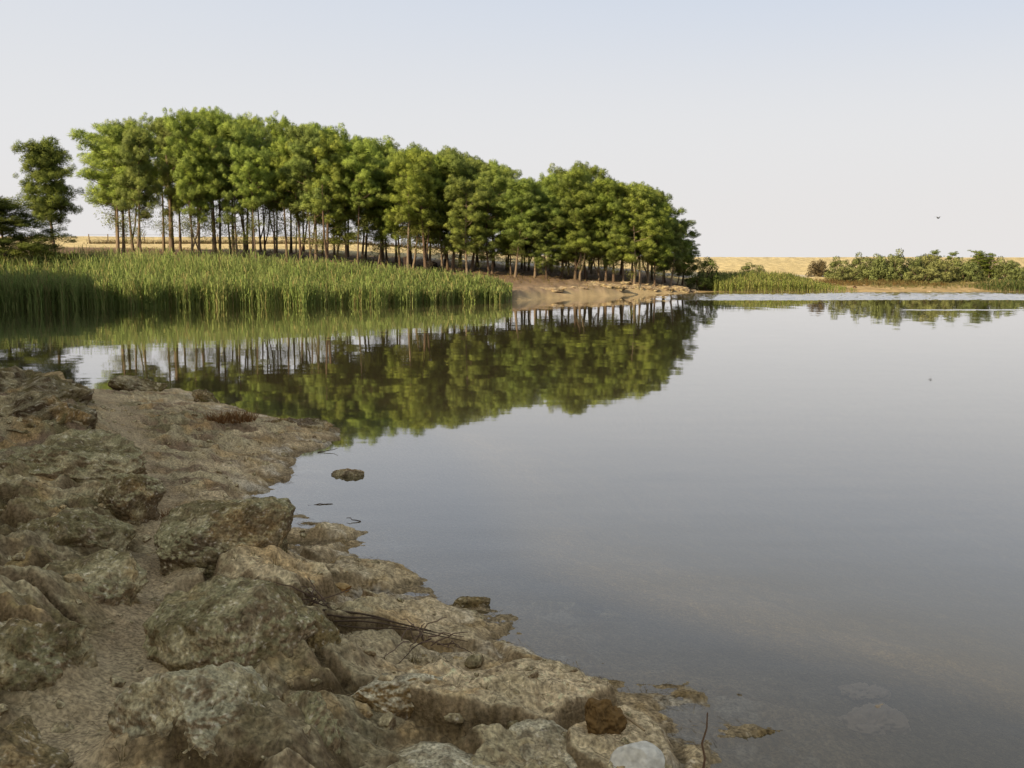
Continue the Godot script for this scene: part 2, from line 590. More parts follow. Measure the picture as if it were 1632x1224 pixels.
func pine_meshes(from: int, form: Dictionary) -> Array:
	# a pine ten metres tall on a slim trunk: [trunk with its limbs, crown]
	var r := RandomNumberGenerator.new()
	r.seed = from * 31337 + 5
	var pale := r.randf_range(1.1, 1.7)
	var warm := r.randf_range(-0.06, 0.05)
	pale *= form.get("painted_shade", 1.0)  # shade painted into the needle tint of the lone and cut-off pines
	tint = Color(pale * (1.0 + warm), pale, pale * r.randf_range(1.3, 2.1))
	var wood := Shape.new()
	var leaf := Shape.new()
	var lean: float = form.get("lean", 0.0)
	var low: float = form.get("low", 0.42)
	var wide: float = form.get("wide", 1.9)
	var bark := mixc(Color(0.115, 0.082, 0.058), Color(0.20, 0.155, 0.115), r.randf())
	var pts := []
	var radii := []
	var sway := r.randf() * TAU
	var bow := r.randf_range(0.08, 0.34)
	var girth: float = form.get("girth", r.randf_range(0.62, 0.98))
	for k in 12:
		var t := k / 11.0
		pts.append(Vector3(lean * 9.0 * (t - 0.35 * t * t) + bow * sin(t * 5.0 + sway) * t, 9.6 * t - 0.12, bow * sin(t * 4.1 + sway * 2.0) * t))
		radii.append(lerpf(0.135, 0.022, pow(t, 0.85)) * girth + 0.05 * pow(1.0 - t, 14.0))
	wood.tube(pts, radii, 8, bark)
	var spine := func(t: float) -> Vector3:
		var f := clampf(t, 0.0, 1.0) * 11.0
		var k := mini(int(f), 10)
		return (pts[k] as Vector3).lerp(pts[k + 1], f - k)
	if form.get("fork", false):
		# a second stem that leaves the first near the ground and ends in the crown
		var fa := r.randf() * TAU
		var fo := Vector3(cos(fa), 0, sin(fa))
		var at0: Vector3 = spine.call(0.10)
		wood.tube([at0, at0 + fo * 0.45 + Vector3.UP * 1.1, at0 + fo * 0.75 + Vector3.UP * 2.8, at0 + fo * 0.8 + Vector3.UP * 5.2], [0.09 * girth, 0.08 * girth, 0.065 * girth, 0.03], 7, bark)
	var limbs: int = form.get("limbs", 22)
	var az := r.randf() * TAU
	for k in limbs:
		var f := (k + r.randf() * 0.7) / limbs
		var t := lerpf(low, 0.97, f)
		az += 2.39 + r.randf_range(-0.5, 0.5)
		var full := sin(PI * clampf(0.12 + 0.80 * pow(f, 0.8), 0.0, 1.0))      # the crown is widest above its middle
		var reach := wide * (0.30 + 0.70 * full) * r.randf_range(0.45, 1.2)
		if form.has("bald") and cos(az - form.bald) > 0.5:
			reach *= 0.55
		var base: Vector3 = spine.call(t)
		var out := Vector3(cos(az), 0.0, sin(az))
		var rise := reach * lerpf(0.25, 0.75, f)
		var mid := base + out * reach * 0.5 + Vector3.UP * rise * 0.35
		var tip := base + out * reach + Vector3.UP * rise
		wood.tube([base, mid, tip], [0.045 * (1.0 - 0.5 * f), 0.03 * (1.0 - 0.4 * f), 0.01], 5, bark)
		var n := 4 if f < 0.8 else 3
		for q in n:
			var g := lerpf(1.0, 0.42, float(q) / n) + r.randf_range(-0.08, 0.08)
			var at := base.lerp(tip, g) + Vector3(r.randfn() * 0.22, r.randf_range(-0.15, 0.34), r.randfn() * 0.22)
			var size: float = r.randf_range(0.26, 0.56) * lerpf(0.95, 1.05, f) * form.get("puffs", 1.0)
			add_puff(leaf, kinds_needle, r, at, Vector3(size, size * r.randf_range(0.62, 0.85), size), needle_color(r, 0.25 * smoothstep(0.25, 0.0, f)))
			for w in 2:
				var at2 := at + Vector3(r.randfn() * 0.36, r.randf_range(-0.25, 0.42), r.randfn() * 0.36)
				add_puff(leaf, kinds_needle, r, at2, Vector3.ONE * size * r.randf_range(0.45, 0.7), needle_color(r))
	for k in 3:
		add_puff(leaf, kinds_needle, r, (spine.call(0.99) as Vector3) + Vector3(r.randfn() * 0.22, 0.05 - 0.22 * k, r.randfn() * 0.22), Vector3(0.5, 0.5, 0.5), needle_color(r))
	# thin, half-dead lower twigs
	for k in int(form.get("twigs", 10)):
		var t := r.randf_range(low * 0.45, low * 1.05)
		var base: Vector3 = spine.call(t)
		var a := r.randf() * TAU
		var tip := base + Vector3(cos(a), r.randf_range(-0.05, 0.35), sin(a)) * r.randf_range(0.5, 1.25)
		wood.tube([base, base.lerp(tip, 0.5) + Vector3.UP * 0.06, tip], [0.022, 0.015, 0.006], 4, bark * 0.8)
		if r.randf() < form.get("leafy_twigs", 0.75):
			add_puff(leaf, kinds_thin, r, tip, Vector3.ONE * r.randf_range(0.35, 0.65), needle_color(r, 0.45) * 0.8)
			add_puff(leaf, kinds_thin, r, base.lerp(tip, 0.6) + Vector3(0, 0.12, 0), Vector3.ONE * r.randf_range(0.3, 0.5), needle_color(r, 0.45) * 0.8)
	return [wood.mesh(), leaf.mesh()]

var tint := Color.WHITE
var kinds_needle := []
var kinds_thin := []
var kinds_leaf := []
var pine_kinds := {}

func plant_pine(kind: String, at: Vector3, top: float, turn: float, label: String, group: String, stretch := 1.0) -> Node3D:
	var m: Array = pine_kinds[kind]
	var o := thing("pine_tree", label, "pine tree", at, group)
	obj("trunk", m[0], mats.bark, o)
	obj("crown", m[1], mats.needle, o)
	var tall := maxf(2.0, top - at.y) / 10.0
	var across := lerpf(1.0, tall, 0.7) * stretch
	o.scale = Vector3(across, tall, across)
	o.rotation.y = turn
	return o

func bush_meshes(from: int, wide: float, tall: float, col: Color) -> Array:
	var r := RandomNumberGenerator.new()
	r.seed = from * 6151 + 3
	var wood := Shape.new()
	var leaf := Shape.new()
	var stems := 7
	for k in stems:
		var a := TAU * k / stems + r.randf_range(-0.4, 0.4)
		var reach := wide * r.randf_range(0.4, 0.95)
		var tip := Vector3(cos(a) * reach, tall * r.randf_range(0.45, 0.8), sin(a) * reach)
		wood.tube([Vector3(0, -0.1, 0), tip * 0.5 + Vector3(0, 0.12, 0), tip], [0.06, 0.04, 0.012], 5, Color(0.10, 0.075, 0.05))
	for k in 54:
		var a := r.randf() * TAU
		var f := sqrt(r.randf())
		var y := r.randf_range(0.08, 1.0)
		var edge := sqrt(maxf(0.05, 1.0 - pow(y * 0.92, 2.4)))
		var at := Vector3(cos(a) * f * wide * edge, y * tall * (0.9 if r.randf() < 0.9 else 1.08), sin(a) * f * wide * edge)
		var size := r.randf_range(0.2, 0.42) * lerpf(1.0, 0.85, y)
		add_puff(leaf, kinds_leaf, r, at, Vector3(size, size * 0.85, size), col * r.randf_range(0.75, 1.25))
	return [wood.mesh(), leaf.mesh()]

func plant_bush(called: String, m: Array, at: Vector3, size: Vector3, turn: float, label: String, group := "") -> Node3D:
	var o := thing(called, label, "bush", at, group)
	obj("stems", m[0], mats.bark, o)
	obj("foliage", m[1], mats.leaf, o)
	o.scale = size
	o.rotation.y = turn
	return o

func reeds(called: String, label: String, spots: Array, col_a: Color, col_b: Color) -> void:
	# spots: [where the stem stands, how high its tip is]
	var s := Shape.new()
	var r := RandomNumberGenerator.new()
	r.seed = 4242 + spots.size()
	for sp in spots:
		var p: Vector3 = sp[0]
		var h: float = sp[1]
		var c := mixc(col_a, col_b, r.randf())
		if r.randf() < 0.17:
			c = mixc(c, Color(0.40, 0.33, 0.16), r.randf_range(0.4, 0.9))
		var bend := Vector3(r.randfn() * 0.17, 0, r.randfn() * 0.17) * h * 0.5
		var face := Vector3(r.randfn(), 0, r.randfn()).normalized()
		var wide := face * 0.011
		var n := (Vector3(-face.z, 0.1, face.x)).normalized()
		var knots := []
		for k in 4:
			var t := k / 3.0
			knots.append(p + Vector3(0, h * t * 0.92, 0) + bend * t * t)
		for k in 3:
			s.tri(knots[k] - wide, knots[k] + wide, knots[k + 1] + wide, n, c * 0.9)
			s.tri(knots[k] - wide, knots[k + 1] + wide, knots[k + 1] - wide, n, c * 0.9)
		var leaves := 7
		for k in leaves:
			var t := lerpf(0.22, 0.96, (k + r.randf()) / leaves)
			var q: Vector3 = p + Vector3(0, h * t * 0.92, 0) + bend * t * t
			var a := r.randf() * TAU
			var out := Vector3(cos(a), 0, sin(a))
			var l := h * r.randf_range(0.17, 0.34)
			var lw := Vector3(-out.z, 0, out.x) * r.randf_range(0.009, 0.018)
			var m := q + out * l * 0.30 + Vector3.UP * l * 0.66
			var tip := q + out * l * r.randf_range(0.55, 0.9) + Vector3.UP * l * r.randf_range(0.5, 1.0)
			var ln := (Vector3.UP * 0.12 + out * 0.35 - Vector3(out.z, 0, -out.x) * (1 if r.randf() < 0.5 else -1)).normalized()
			var lc := c * r.randf_range(0.8, 1.2)
			s.tri(q - lw * 0.6, q + lw * 0.6, m + lw, ln, lc)
			s.tri(q - lw * 0.6, m + lw, m - lw, ln, lc)
			s.tri(m - lw, m + lw, tip, ln, lc)
	stuff(called, s.mesh(), mats.reed, label, "reeds")

func tufts(called: String, label: String, category: String, spots: Array, blades: int, tall: float, spread: float, wide: float, col_a: Color, col_b: Color) -> void:
	var s := Shape.new()
	var r := RandomNumberGenerator.new()
	r.seed = 99 + spots.size()
	for p: Vector3 in spots:
		var big := r.randf_range(0.55, 1.3)
		var c := mixc(col_a, col_b, r.randf())
		for k in blades:
			var a := r.randf() * TAU
			var out := Vector3(cos(a), 0, sin(a))
			var q := p + out * spread * 0.35 * r.randf()
			var h := tall * big * r.randf_range(0.5, 1.1)
			var side := Vector3(-out.z, 0, out.x) * wide * r.randf_range(0.6, 1.2)
			var n := (out + Vector3.UP * 0.7 + side.normalized() * r.randf_range(-0.6, 0.6)).normalized()
			var m := q + Vector3.UP * h * 0.6 + out * spread * 0.3 * big
			var tip := q + Vector3.UP * h * r.randf_range(0.7, 1.0) + out * spread * r.randf_range(0.4, 1.0) * big
			var cc := c * r.randf_range(0.75, 1.2)
			s.tri(q - side, q + side, m, n, cc)
			s.tri(m - side * 0.7, m + side * 0.7, tip, n, cc)
	stuff(called, s.mesh(), mats.reed, label, category)

func sticks(s: Shape, r: RandomNumberGenerator, from: Vector3, to: Vector3, thick: float, col: Color, sag := 0.02) -> void:
	var pts := []
	var radii := []
	for k in 6:
		var t := k / 5.0
		pts.append(from.lerp(to, t) + Vector3(r.randfn() * 0.006, sag * sin(PI * t) + r.randfn() * 0.004, r.randfn() * 0.006))
		radii.append(thick * lerpf(1.0, 0.45, t))
	s.tube(pts, radii, 6, col)


# ---------------------------------------------------------------- materials

func noise_picture(size: int, from: int, freq: float, octaves: int, lo: float, hi: float, kind := FastNoiseLite.TYPE_SIMPLEX_SMOOTH) -> ImageTexture:
	var f := FastNoiseLite.new()
	f.seed = from
	f.noise_type = kind
	f.frequency = freq
	f.fractal_octaves = octaves
	f.fractal_gain = 0.6
	var raw := f.get_seamless_image(size, size)
	raw.convert(Image.FORMAT_RGB8)
	var im := Image.create(size, size, false, Image.FORMAT_RGB8)
	for y in size:
		for x in size:
			var g := lerpf(lo, hi, raw.get_pixel(x, y).r)
			im.set_pixel(x, y, Color(g, g, g))
	return ImageTexture.create_from_image(im)

func material(rough: float, vertex := true) -> StandardMaterial3D:
	var m := StandardMaterial3D.new()
	m.roughness = rough
	m.vertex_color_use_as_albedo = vertex
	m.metallic_specular = 0.25
	m.cull_mode = BaseMaterial3D.CULL_DISABLED
	return m

func build_materials() -> void:
	var grain := noise_picture(512, 3, 0.045, 5, 0.45, 1.25)
	var relief := noise_picture(512, 8, 0.050, 5, 0.0, 1.0)
	for called in ["ground", "rock"]:
		var m := material(0.95)
		m.albedo_texture = grain
		m.uv1_triplanar = true
		m.uv1_world_triplanar = true
		m.uv1_scale = Vector3.ONE * (1.7 if called == "ground" else 2.1)
		m.heightmap_enabled = true
		m.heightmap_texture = relief
		m.heightmap_scale = 0.8
		mats[called] = m
	mats.bark = material(0.9)
	mats.needle = material(0.75)
	mats.needle.backlight_enabled = true
	mats.needle.backlight = Color(0.9, 0.9, 0.9)
	mats.leaf = material(0.7)
	mats.leaf.backlight_enabled = true
	mats.leaf.backlight = Color(0.45, 0.45, 0.45)
	mats.reed = material(0.6)
	mats.reed.backlight_enabled = true
	mats.reed.backlight = Color(0.85, 0.85, 0.85)
	mats.plain = material(0.85)
	var w := StandardMaterial3D.new()
	w.transparency = BaseMaterial3D.TRANSPARENCY_ALPHA
	w.albedo_color = Color(Color(0.085, 0.075, 0.033).linear_to_srgb(), 0.46)
	w.clearcoat_enabled = true
	w.clearcoat = 0.9
	w.clearcoat_roughness = 0.02
	w.roughness = 0.03
	w.metallic_specular = 0.5
	mats.water = w


func sky_picture() -> ImageTexture:
	# clear evening air: milky and faintly pink at the horizon, blue above, whiter towards the sun
	var w := 512
	var h := 256
	var im := Image.create(w, h, false, Image.FORMAT_RGBF)
	for j in h:
		var el := 90.0 - (j + 0.5) / h * 180.0
		for i in w:
			var lon := (i + 0.5) / w * TAU
			var dir := Vector3(sin(lon) * cos(deg_to_rad(el)), sin(deg_to_rad(el)), -cos(lon) * cos(deg_to_rad(el)))
			var near := 0.5 + 0.5 * dir.dot(SUN)
			var c := Color(0.800, 0.778, 0.768)
			c = mixc(c, Color(0.785, 0.788, 0.800), smoothstep(1.0, 8.0, el))
			c = mixc(c, mixc(Color(0.61, 0.685, 0.81), Color(0.735, 0.755, 0.79), clampf(near * 2.2 - 0.35, 0.0, 1.0)), smoothstep(6.0, 17.0, el))
			c = mixc(c, Color(0.45, 0.455, 0.475), smoothstep(13.0, 30.0, el))
			c = mixc(c, Color(0.36, 0.42, 0.53), smoothstep(32.0, 85.0, el))
			c = c + Color(1.0, 0.92, 0.78) * (0.25 * smoothstep(0.72, 1.0, near) + 1.2 * smoothstep(0.93, 1.0, near))
			c = Color(c.r / EXPOSURE, c.g / EXPOSURE, c.b / EXPOSURE)
			im.set_pixel(i, j, c)
	return ImageTexture.create_from_image(im)


func _ready() -> void:
	var cam := Camera3D.new()
	cam.name = "camera"
	cam.fov = 42.0
	cam.far = 9000.0
	cam.position = Vector3(0, EYE, 0)
	cam.rotation_degrees = Vector3(-6.94, 0, 0)
	add_child(cam)
	cam.current = true

	var env := Environment.new()
	env.background_mode = Environment.BG_SKY
	var sky := Sky.new()
	var pan := PanoramaSkyMaterial.new()
	pan.panorama = sky_picture()
	sky.sky_material = pan
	env.sky = sky
	env.tonemap_mode = Environment.TONE_MAPPER_LINEAR
	env.tonemap_exposure = EXPOSURE
	env.sdfgi_enabled = true
	env.ssao_enabled = true
	env.ssil_enabled = true
	var around := WorldEnvironment.new()
	around.name = "world"
	around.environment = env
	add_child(around)

	var sun := DirectionalLight3D.new()
	sun.name = "sun"
	sun.light_energy = 1.5
	sun.light_color = Color(1.0, 0.90, 0.72)
	sun.light_angular_distance = 0.6
	sun.shadow_enabled = true
	sun.look_at_from_position(SUN * 50.0, Vector3.ZERO)
	add_child(sun)

	setup()
	build_materials()
	build_ground()
	build_water()
	build_rocks()
	build_near_details()
	build_reed_beds()
	build_grove()
	build_far_side()


func setup() -> void:
	rng.seed = 20
	for q in [[n_low, 11, 0.30, 3], [n_mid, 23, 0.8, 4], [n_rock, 5, 1.1, 3], [n_fine, 37, 5.0, 4], [n_wave, 71, 1.0, 2]]:
		q[0].noise_type = FastNoiseLite.TYPE_SIMPLEX_SMOOTH
		q[0].seed = q[1]
		q[0].frequency = q[2]
		q[0].fractal_octaves = q[3]
	n_ridge.noise_type = FastNoiseLite.TYPE_SIMPLEX_SMOOTH
	n_ridge.seed = 59
	n_ridge.frequency = 0.85
	n_ridge.fractal_type = FastNoiseLite.FRACTAL_RIDGED
	n_ridge.fractal_octaves = 4
	for q in [n_crack, n_plate]:
		q.noise_type = FastNoiseLite.TYPE_CELLULAR
		q.seed = 19
		q.frequency = 1.45
		q.cellular_jitter = 1.0
		q.fractal_type = FastNoiseLite.FRACTAL_NONE
	n_crack.cellular_return_type = FastNoiseLite.RETURN_DISTANCE2_SUB
	n_plate.cellular_return_type = FastNoiseLite.RETURN_CELL_VALUE
	n_cell.noise_type = FastNoiseLite.TYPE_CELLULAR
	n_cell.seed = 83
	n_cell.frequency = 7.0
	n_cell.fractal_octaves = 2
	near_land = PackedVector2Array([Vector2(-200, -62), Vector2(-36, -58), Vector2(-33, -48), Vector2(-28, -33), Vector2(-18, -22), Vector2(-11, -17.6), Vector2(-8.74, -16.92), Vector2(-7.45, -16.9), Vector2(-6.9, -16.7), Vector2(-6.1, -16.9), Vector2(-5.3, -16.7), Vector2(-4.6, -15.6),
		Vector2(-3.9, -14.7), Vector2(-2.9, -13.5), Vector2(-2.3, -13.2), Vector2(-2.13, -12.3), Vector2(-2.45, -11.2), Vector2(-2.27, -10.1), Vector2(-2.24, -9.05), Vector2(-1.72, -8.48), Vector2(-1.25, -7.95), Vector2(-1.38, -7.4), Vector2(-0.8, -7.04), Vector2(-0.48, -6.42),
		Vector2(-0.14, -6.18), Vector2(0.05, -6.01), Vector2(-0.08, -5.69), Vector2(0.26, -5.22), Vector2(0.54, -5.07), Vector2(0.93, -4.99), Vector2(1.02, -4.86), Vector2(0.95, -4.70), Vector2(1.15, -4.66), Vector2(1.30, -4.50), Vector2(0.92, -4.40), Vector2(0.86, -4.15),
		Vector2(0.80, -3.77), Vector2(0.9, -2.0), Vector2(1.6, 3.0), Vector2(4, 14), Vector2(12, 34), Vector2(40, 70), Vector2(90, 110), Vector2(-200, 110), Vector2(-200, -62)])
	sand_path = PackedVector2Array([Vector2(-6.6, -15.6), Vector2(-4.9, -12.4), Vector2(-3.6, -9.4), Vector2(-2.9, -8.2), Vector2(-2.35, -7.0), Vector2(-2.2, -5.7), Vector2(-1.85, -4.75), Vector2(-1.72, -4.1), Vector2(-1.7, -3.4)])
	added_ridge = PackedVector3Array([Vector3(-8, 12.4, 34), Vector3(-15.3, 12.4, 19.4), Vector3(-16.9, 12.3, 13), Vector3(-19.6, 12.2, 9.4), Vector3(-20.6, 12.2, 5.1), Vector3(-22.6, 12.2, 1.4), Vector3(-26.6, 12.4, -1.2), Vector3(-31.3, 12.6, -4.5), Vector3(-37, 14.0, -20), Vector3(-39.5, 15.4, -29), Vector3(-42, 13.0, -38), Vector3(-46, 2.0, -49)])
	shore_grid.resize(GNX * GNZ)
	path_grid.resize(GNX * GNZ)
	for j in GNZ:
		for i in GNX:
			var x := GX + i * GSTEP
			var z := GZ + j * GSTEP
			shore_grid[j * GNX + i] = shore_exact(x, z)
			path_grid[j * GNX + i] = minf(9.0, to_line(Vector2(x, z), sand_path))
	for k in 5:
		kinds_needle.append(puff(k, 200, 0.58, 0.052, 0.66))
		kinds_thin.append(puff(k + 20, 60, 0.36, 0.045, 0.6))
		kinds_leaf.append(puff(k + 40, 150, 0.30, 0.11, 0.7))


# ---------------------------------------------------------------- the near bank

func ground_at(x: float, z: float, sink := 0.0) -> Vector3:
	return Vector3(x, height(x, z) - sink, z)

func build_rocks() -> void:
	var dark := {"moss": 1.0, "top": STONE * 0.55, "side": BROWN * 0.6, "ledge": 1.0, "boxy": 3.5}
	rock("rock_mound", "dark layered rock mound at the far left end of the near bank", Vector3(-6.6, 0.39, -12.3), Vector3(1.28, 0.49, 0.85), 12, 64, dark.merged({"from": 3, "cuts": 8}))
	rock("rock_mound", "dark eroded rock face with brown streaks below the far left mound", Vector3(-5.35, 0.39, -10.6), Vector3(1.00, 0.40, 0.66), -8, 72, dark.merged({"from": 8, "streaks": 1.4, "undercut": 0.12}))
	rock("rock_ledge", "low grey rock ledge in front of the dark eroded face", Vector3(-3.95, 0.41, -8.55), Vector3(0.95, 0.26, 0.59), 6, 72, {"from": 12, "boxy": 4.0, "ledge": 0.9, "undercut": 0.1})
	rock("boulder", "dark jagged boulder with a brown front face beside the sandy path", Vector3(-2.98, 0.37, -7.45), Vector3(0.29, 0.23, 0.26), -15, 64, {"from": 17, "boxy": 3.4, "side": BROWN * 0.9, "undercut": 0.12, "cuts": 11})
	rock("boulder", "rounded grey-green boulder at the left edge, behind the two nearer domes", Vector3(-2.95, 0.35, -6.35), Vector3(0.46, 0.26, 0.37), 30, 64, {"from": 22, "boxy": 2.6})
	rock("boulder", "wide mossy dome of rock left of the sandy path", Vector3(-2.32, 0.37, -5.25), Vector3(0.41, 0.28, 0.33), -20, 72, {"from": 27, "boxy": 2.7, "ledge": 0.8})
	rock("boulder", "big flat-topped boulder with an undercut dark front, standing by the shore", Vector3(-1.87, 0.34, -6.42), Vector3(0.43, 0.27, 0.34), 8, 96, {"from": 33, "boxy": 5.5, "undercut": 0.10, "side": BROWN * 0.75, "cuts": -2, "streaks": 0.8, "rough": 0.85})  # shade of the overhang painted into the dark side colour
	rock("boulder", "large sloping grey boulder in the middle of the near rocks", Vector3(-1.33, 0.37, -4.72), Vector3(0.41, 0.33, 0.44), -28, 96, {"from": 36, "boxy": 2.8, "rough": 0.9, "streaks": 0.6})
	rock("boulder", "ochre-sided block with a hollow beneath, right of the large sloping boulder", Vector3(-0.98, 0.23, -4.80), Vector3(0.18, 0.21, 0.21), 10, 64, {"from": 41, "boxy": 4.0, "undercut": 0.3, "streaks": 1.8, "side": OCHRE * 0.7})
	rock("boulder", "rounded front boulder with a green stain, nearest the bottom edge", Vector3(-1.20, 0.39, -3.66), Vector3(0.33, 0.28, 0.24), 14, 96, {"from": 47, "boxy": 2.7, "rough": 0.75, "streaks": 0.45, "cuts": 1, "top": Color(0.54, 0.50, 0.31)})
	rock("boulder", "dark mossy boulder cut by the left edge, beside the sandy path", Vector3(-2.12, 0.43, -4.22), Vector3(0.29, 0.26, 0.25), 35, 72, {"from": 51, "boxy": 2.8, "top": LICHEN * 0.85})
	rock("boulder", "low brown rock in the bottom left corner", Vector3(-1.83, 0.37, -3.42), Vector3(0.23, 0.17, 0.19), -10, 56, {"from": 56, "boxy": 2.7, "top": STONE * 0.8})
	rock("boulder", "rough block with orange streaks between the front boulder and the flat slabs", Vector3(-0.84, 0.21, -3.86), Vector3(0.21, 0.27, 0.30), 6, 72, {"from": 61, "boxy": 3.6, "streaks": 1.7})
	var slab := {"moss": 0.4, "boxy": 4.5, "top": Color(0.76, 0.69, 0.46), "side": OCHRE * 0.55, "rough": 0.55, "cuts": 5, "streaks": 0.7}
	rock("flat_rock", "pale flat-topped slab with a mossy front below the dead twigs", Vector3(-0.57, 0.14, -4.52), Vector3(0.26, 0.13, 0.19), 8, 64, slab.merged({"from": 66, "boxy": 3.4}))
	rock("flat_rock", "broad pale slab at the bottom edge, left of the diagonal crack", Vector3(-0.36, 0.09, -3.86), Vector3(0.34, 0.12, 0.34), -12, 80, slab.merged({"from": 71}))
	rock("flat_rock", "pale slab right of the diagonal crack, beside the brown lump", Vector3(0.13, 0.06, -4.20), Vector3(0.25, 0.11, 0.21), -38, 72, slab.merged({"from": 76}))
	rock("flat_rock", "small pale slab with dark edges at the waterline above the diagonal crack", Vector3(0.16, 0.03, -4.68), Vector3(0.21, 0.09, 0.13), -20, 56, slab.merged({"from": 81}))
	rock("brown_lump", "upright dark brown lump of earth leaning beside the white stone", ground_at(0.41, -4.20) + Vector3(0, 0.055, 0), Vector3(0.10, 0.12, 0.09), 10, 48, {"from": 86, "boxy": 3.0, "plain": 1, "top": Color(0.17, 0.105, 0.04), "side": Color(0.11, 0.068, 0.027), "rough": 0.8})
	rock("white_stone", "smooth white stone at the bottom edge of the bank", ground_at(0.52, -3.93) + Vector3(0, 0.02, 0), Vector3(0.115, 0.085, 0.09), 15, 40, {"from": 91, "boxy": 2.5, "top": Color(0.64, 0.62, 0.52), "side": Color(0.52, 0.49, 0.38), "plain": 1, "rough": 0.3, "cuts": -3, "undercut": 0.0}, "stone")
	rock("small_stone", "small orange-brown stone lying on the pale beach", ground_at(-1.12, -6.35) + Vector3(0, 0.02, 0), Vector3(0.09, 0.04, 0.05), -8, 24, {"from": 96, "boxy": 2.5, "plain": 1, "top": Color(0.48, 0.33, 0.14), "side": Color(0.36, 0.20, 0.07), "rough": 0.4}, "stone")
	rock("shore_rock", "low dark rock at the far waterline beside the mound", Vector3(-6.1, 0.16, -16.2), Vector3(0.46, 0.20, 0.35), 4, 40, dark.merged({"from": 101}))
	rock("shore_rock", "little dark rock on the far waterline, right of a larger one", Vector3(-4.75, 0.13, -15.3), Vector3(0.20, 0.12, 0.16), 20, 28, dark.merged({"from": 106}))
	rock("shore_rock", "thin brown rock shelf running into the green reflections", Vector3(-2.72, 0.08, -12.9), Vector3(0.52, 0.10, 0.22), -4, 48, {"from": 111, "boxy": 4.0, "ledge": 1.0, "top": Color(0.21, 0.16, 0.10)})
	rock("algae_mound", "larger ochre algae-covered hump at the waterline right of the twigs", Vector3(-0.44, 0.03, -6.00), Vector3(0.20, 0.06, 0.09), -14, 32, {"from": 116, "boxy": 2.4, "top": Color(0.29, 0.20, 0.075), "side": Color(0.22, 0.14, 0.05), "rough": 0.5})
	rock("algae_mound", "smaller ochre hump beyond the larger one at the waterline", Vector3(-0.27, 0.025, -6.22), Vector3(0.14, 0.05, 0.07), 10, 28, {"from": 121, "boxy": 2.4, "top": Color(0.31, 0.22, 0.09), "side": Color(0.22, 0.15, 0.06), "rough": 0.5})
	rock("sunken_stone", "nearer of two pale stones lying under the water at right", Vector3(1.78, -0.10, -4.75), Vector3(0.22, 0.09, 0.14), 5, 28, {"from": 126, "boxy": 2.4, "plain": 1, "top": Color(0.36, 0.29, 0.20), "side": Color(0.20, 0.16, 0.11), "rough": 1.3}, "stone")
	rock("sunken_stone", "farther of two pale stones lying under the water at right", Vector3(1.87, -0.085, -5.10), Vector3(0.15, 0.07, 0.10), -12, 28, {"from": 131, "boxy": 2.4, "plain": 1, "top": Color(0.36, 0.29, 0.20), "side": Color(0.20, 0.16, 0.11), "rough": 1.3}, "stone")
	rock("sunken_ledge", "dark sunken rock ledge just under the water off the beach", Vector3(0.35, -0.085, -6.35), Vector3(0.45, 0.08, 0.12), -16, 28, {"from": 136, "boxy": 2.6, "top": Color(0.09, 0.08, 0.06), "rough": 0.6}, "rock")
	rock("floating_debris", "small brown mat of dead weed floating off the shore", Vector3(-1.70, 0.0, -10.25), Vector3(0.22, 0.065, 0.15), 3, 32, {"from": 141, "boxy": 2.2, "top": Color(0.16, 0.11, 0.075), "side": Color(0.10, 0.07, 0.045), "rough": 0.8}, "debris")
	# more stones of the beach, too many and too alike to tell apart
	var kinds := []
	for k in 5:
		kinds.append(rock_mesh(Vector3(0.07, 0.04, 0.055), 300 + k, 10, {"boxy": 2.5, "rough": 0.5, "top": STONE * 1.2}))
	for kind in kinds.size():
		var put := []
		for k in 420:
			var x := rng.randf_range(-5.5, 0.9)
			var z := rng.randf_range(-14.0, -3.3)
			var s := shore_in(x, z)
			if s < 0.03 or s > 4.0 or height(x, z) < 0.01:
				continue
			var size := pow(rng.randf(), 2.5) * 0.9 + 0.15
			put.append(Transform3D(Basis.from_euler(Vector3(rng.randf() * 0.5, rng.randf() * TAU, rng.randf() * 0.5)).scaled(Vector3.ONE * size), ground_at(x, z, 0.01 * size)))
		var mm := MultiMesh.new()
		mm.transform_format = MultiMesh.TRANSFORM_3D
		mm.mesh = kinds[kind]
		mm.instance_count = put.size()
		for k in put.size():
			mm.set_instance_transform(k, put[k])
		var o := MultiMeshInstance3D.new()
		o.name = numbered("pebbles")
		o.multimesh = mm
		o.material_override = mats.rock
		add_child(o, true)
		o.set_meta("kind", "stuff")
		tag(o, "loose pebbles strewn over the near bank and beach", "pebbles", "pebbles of the near bank")


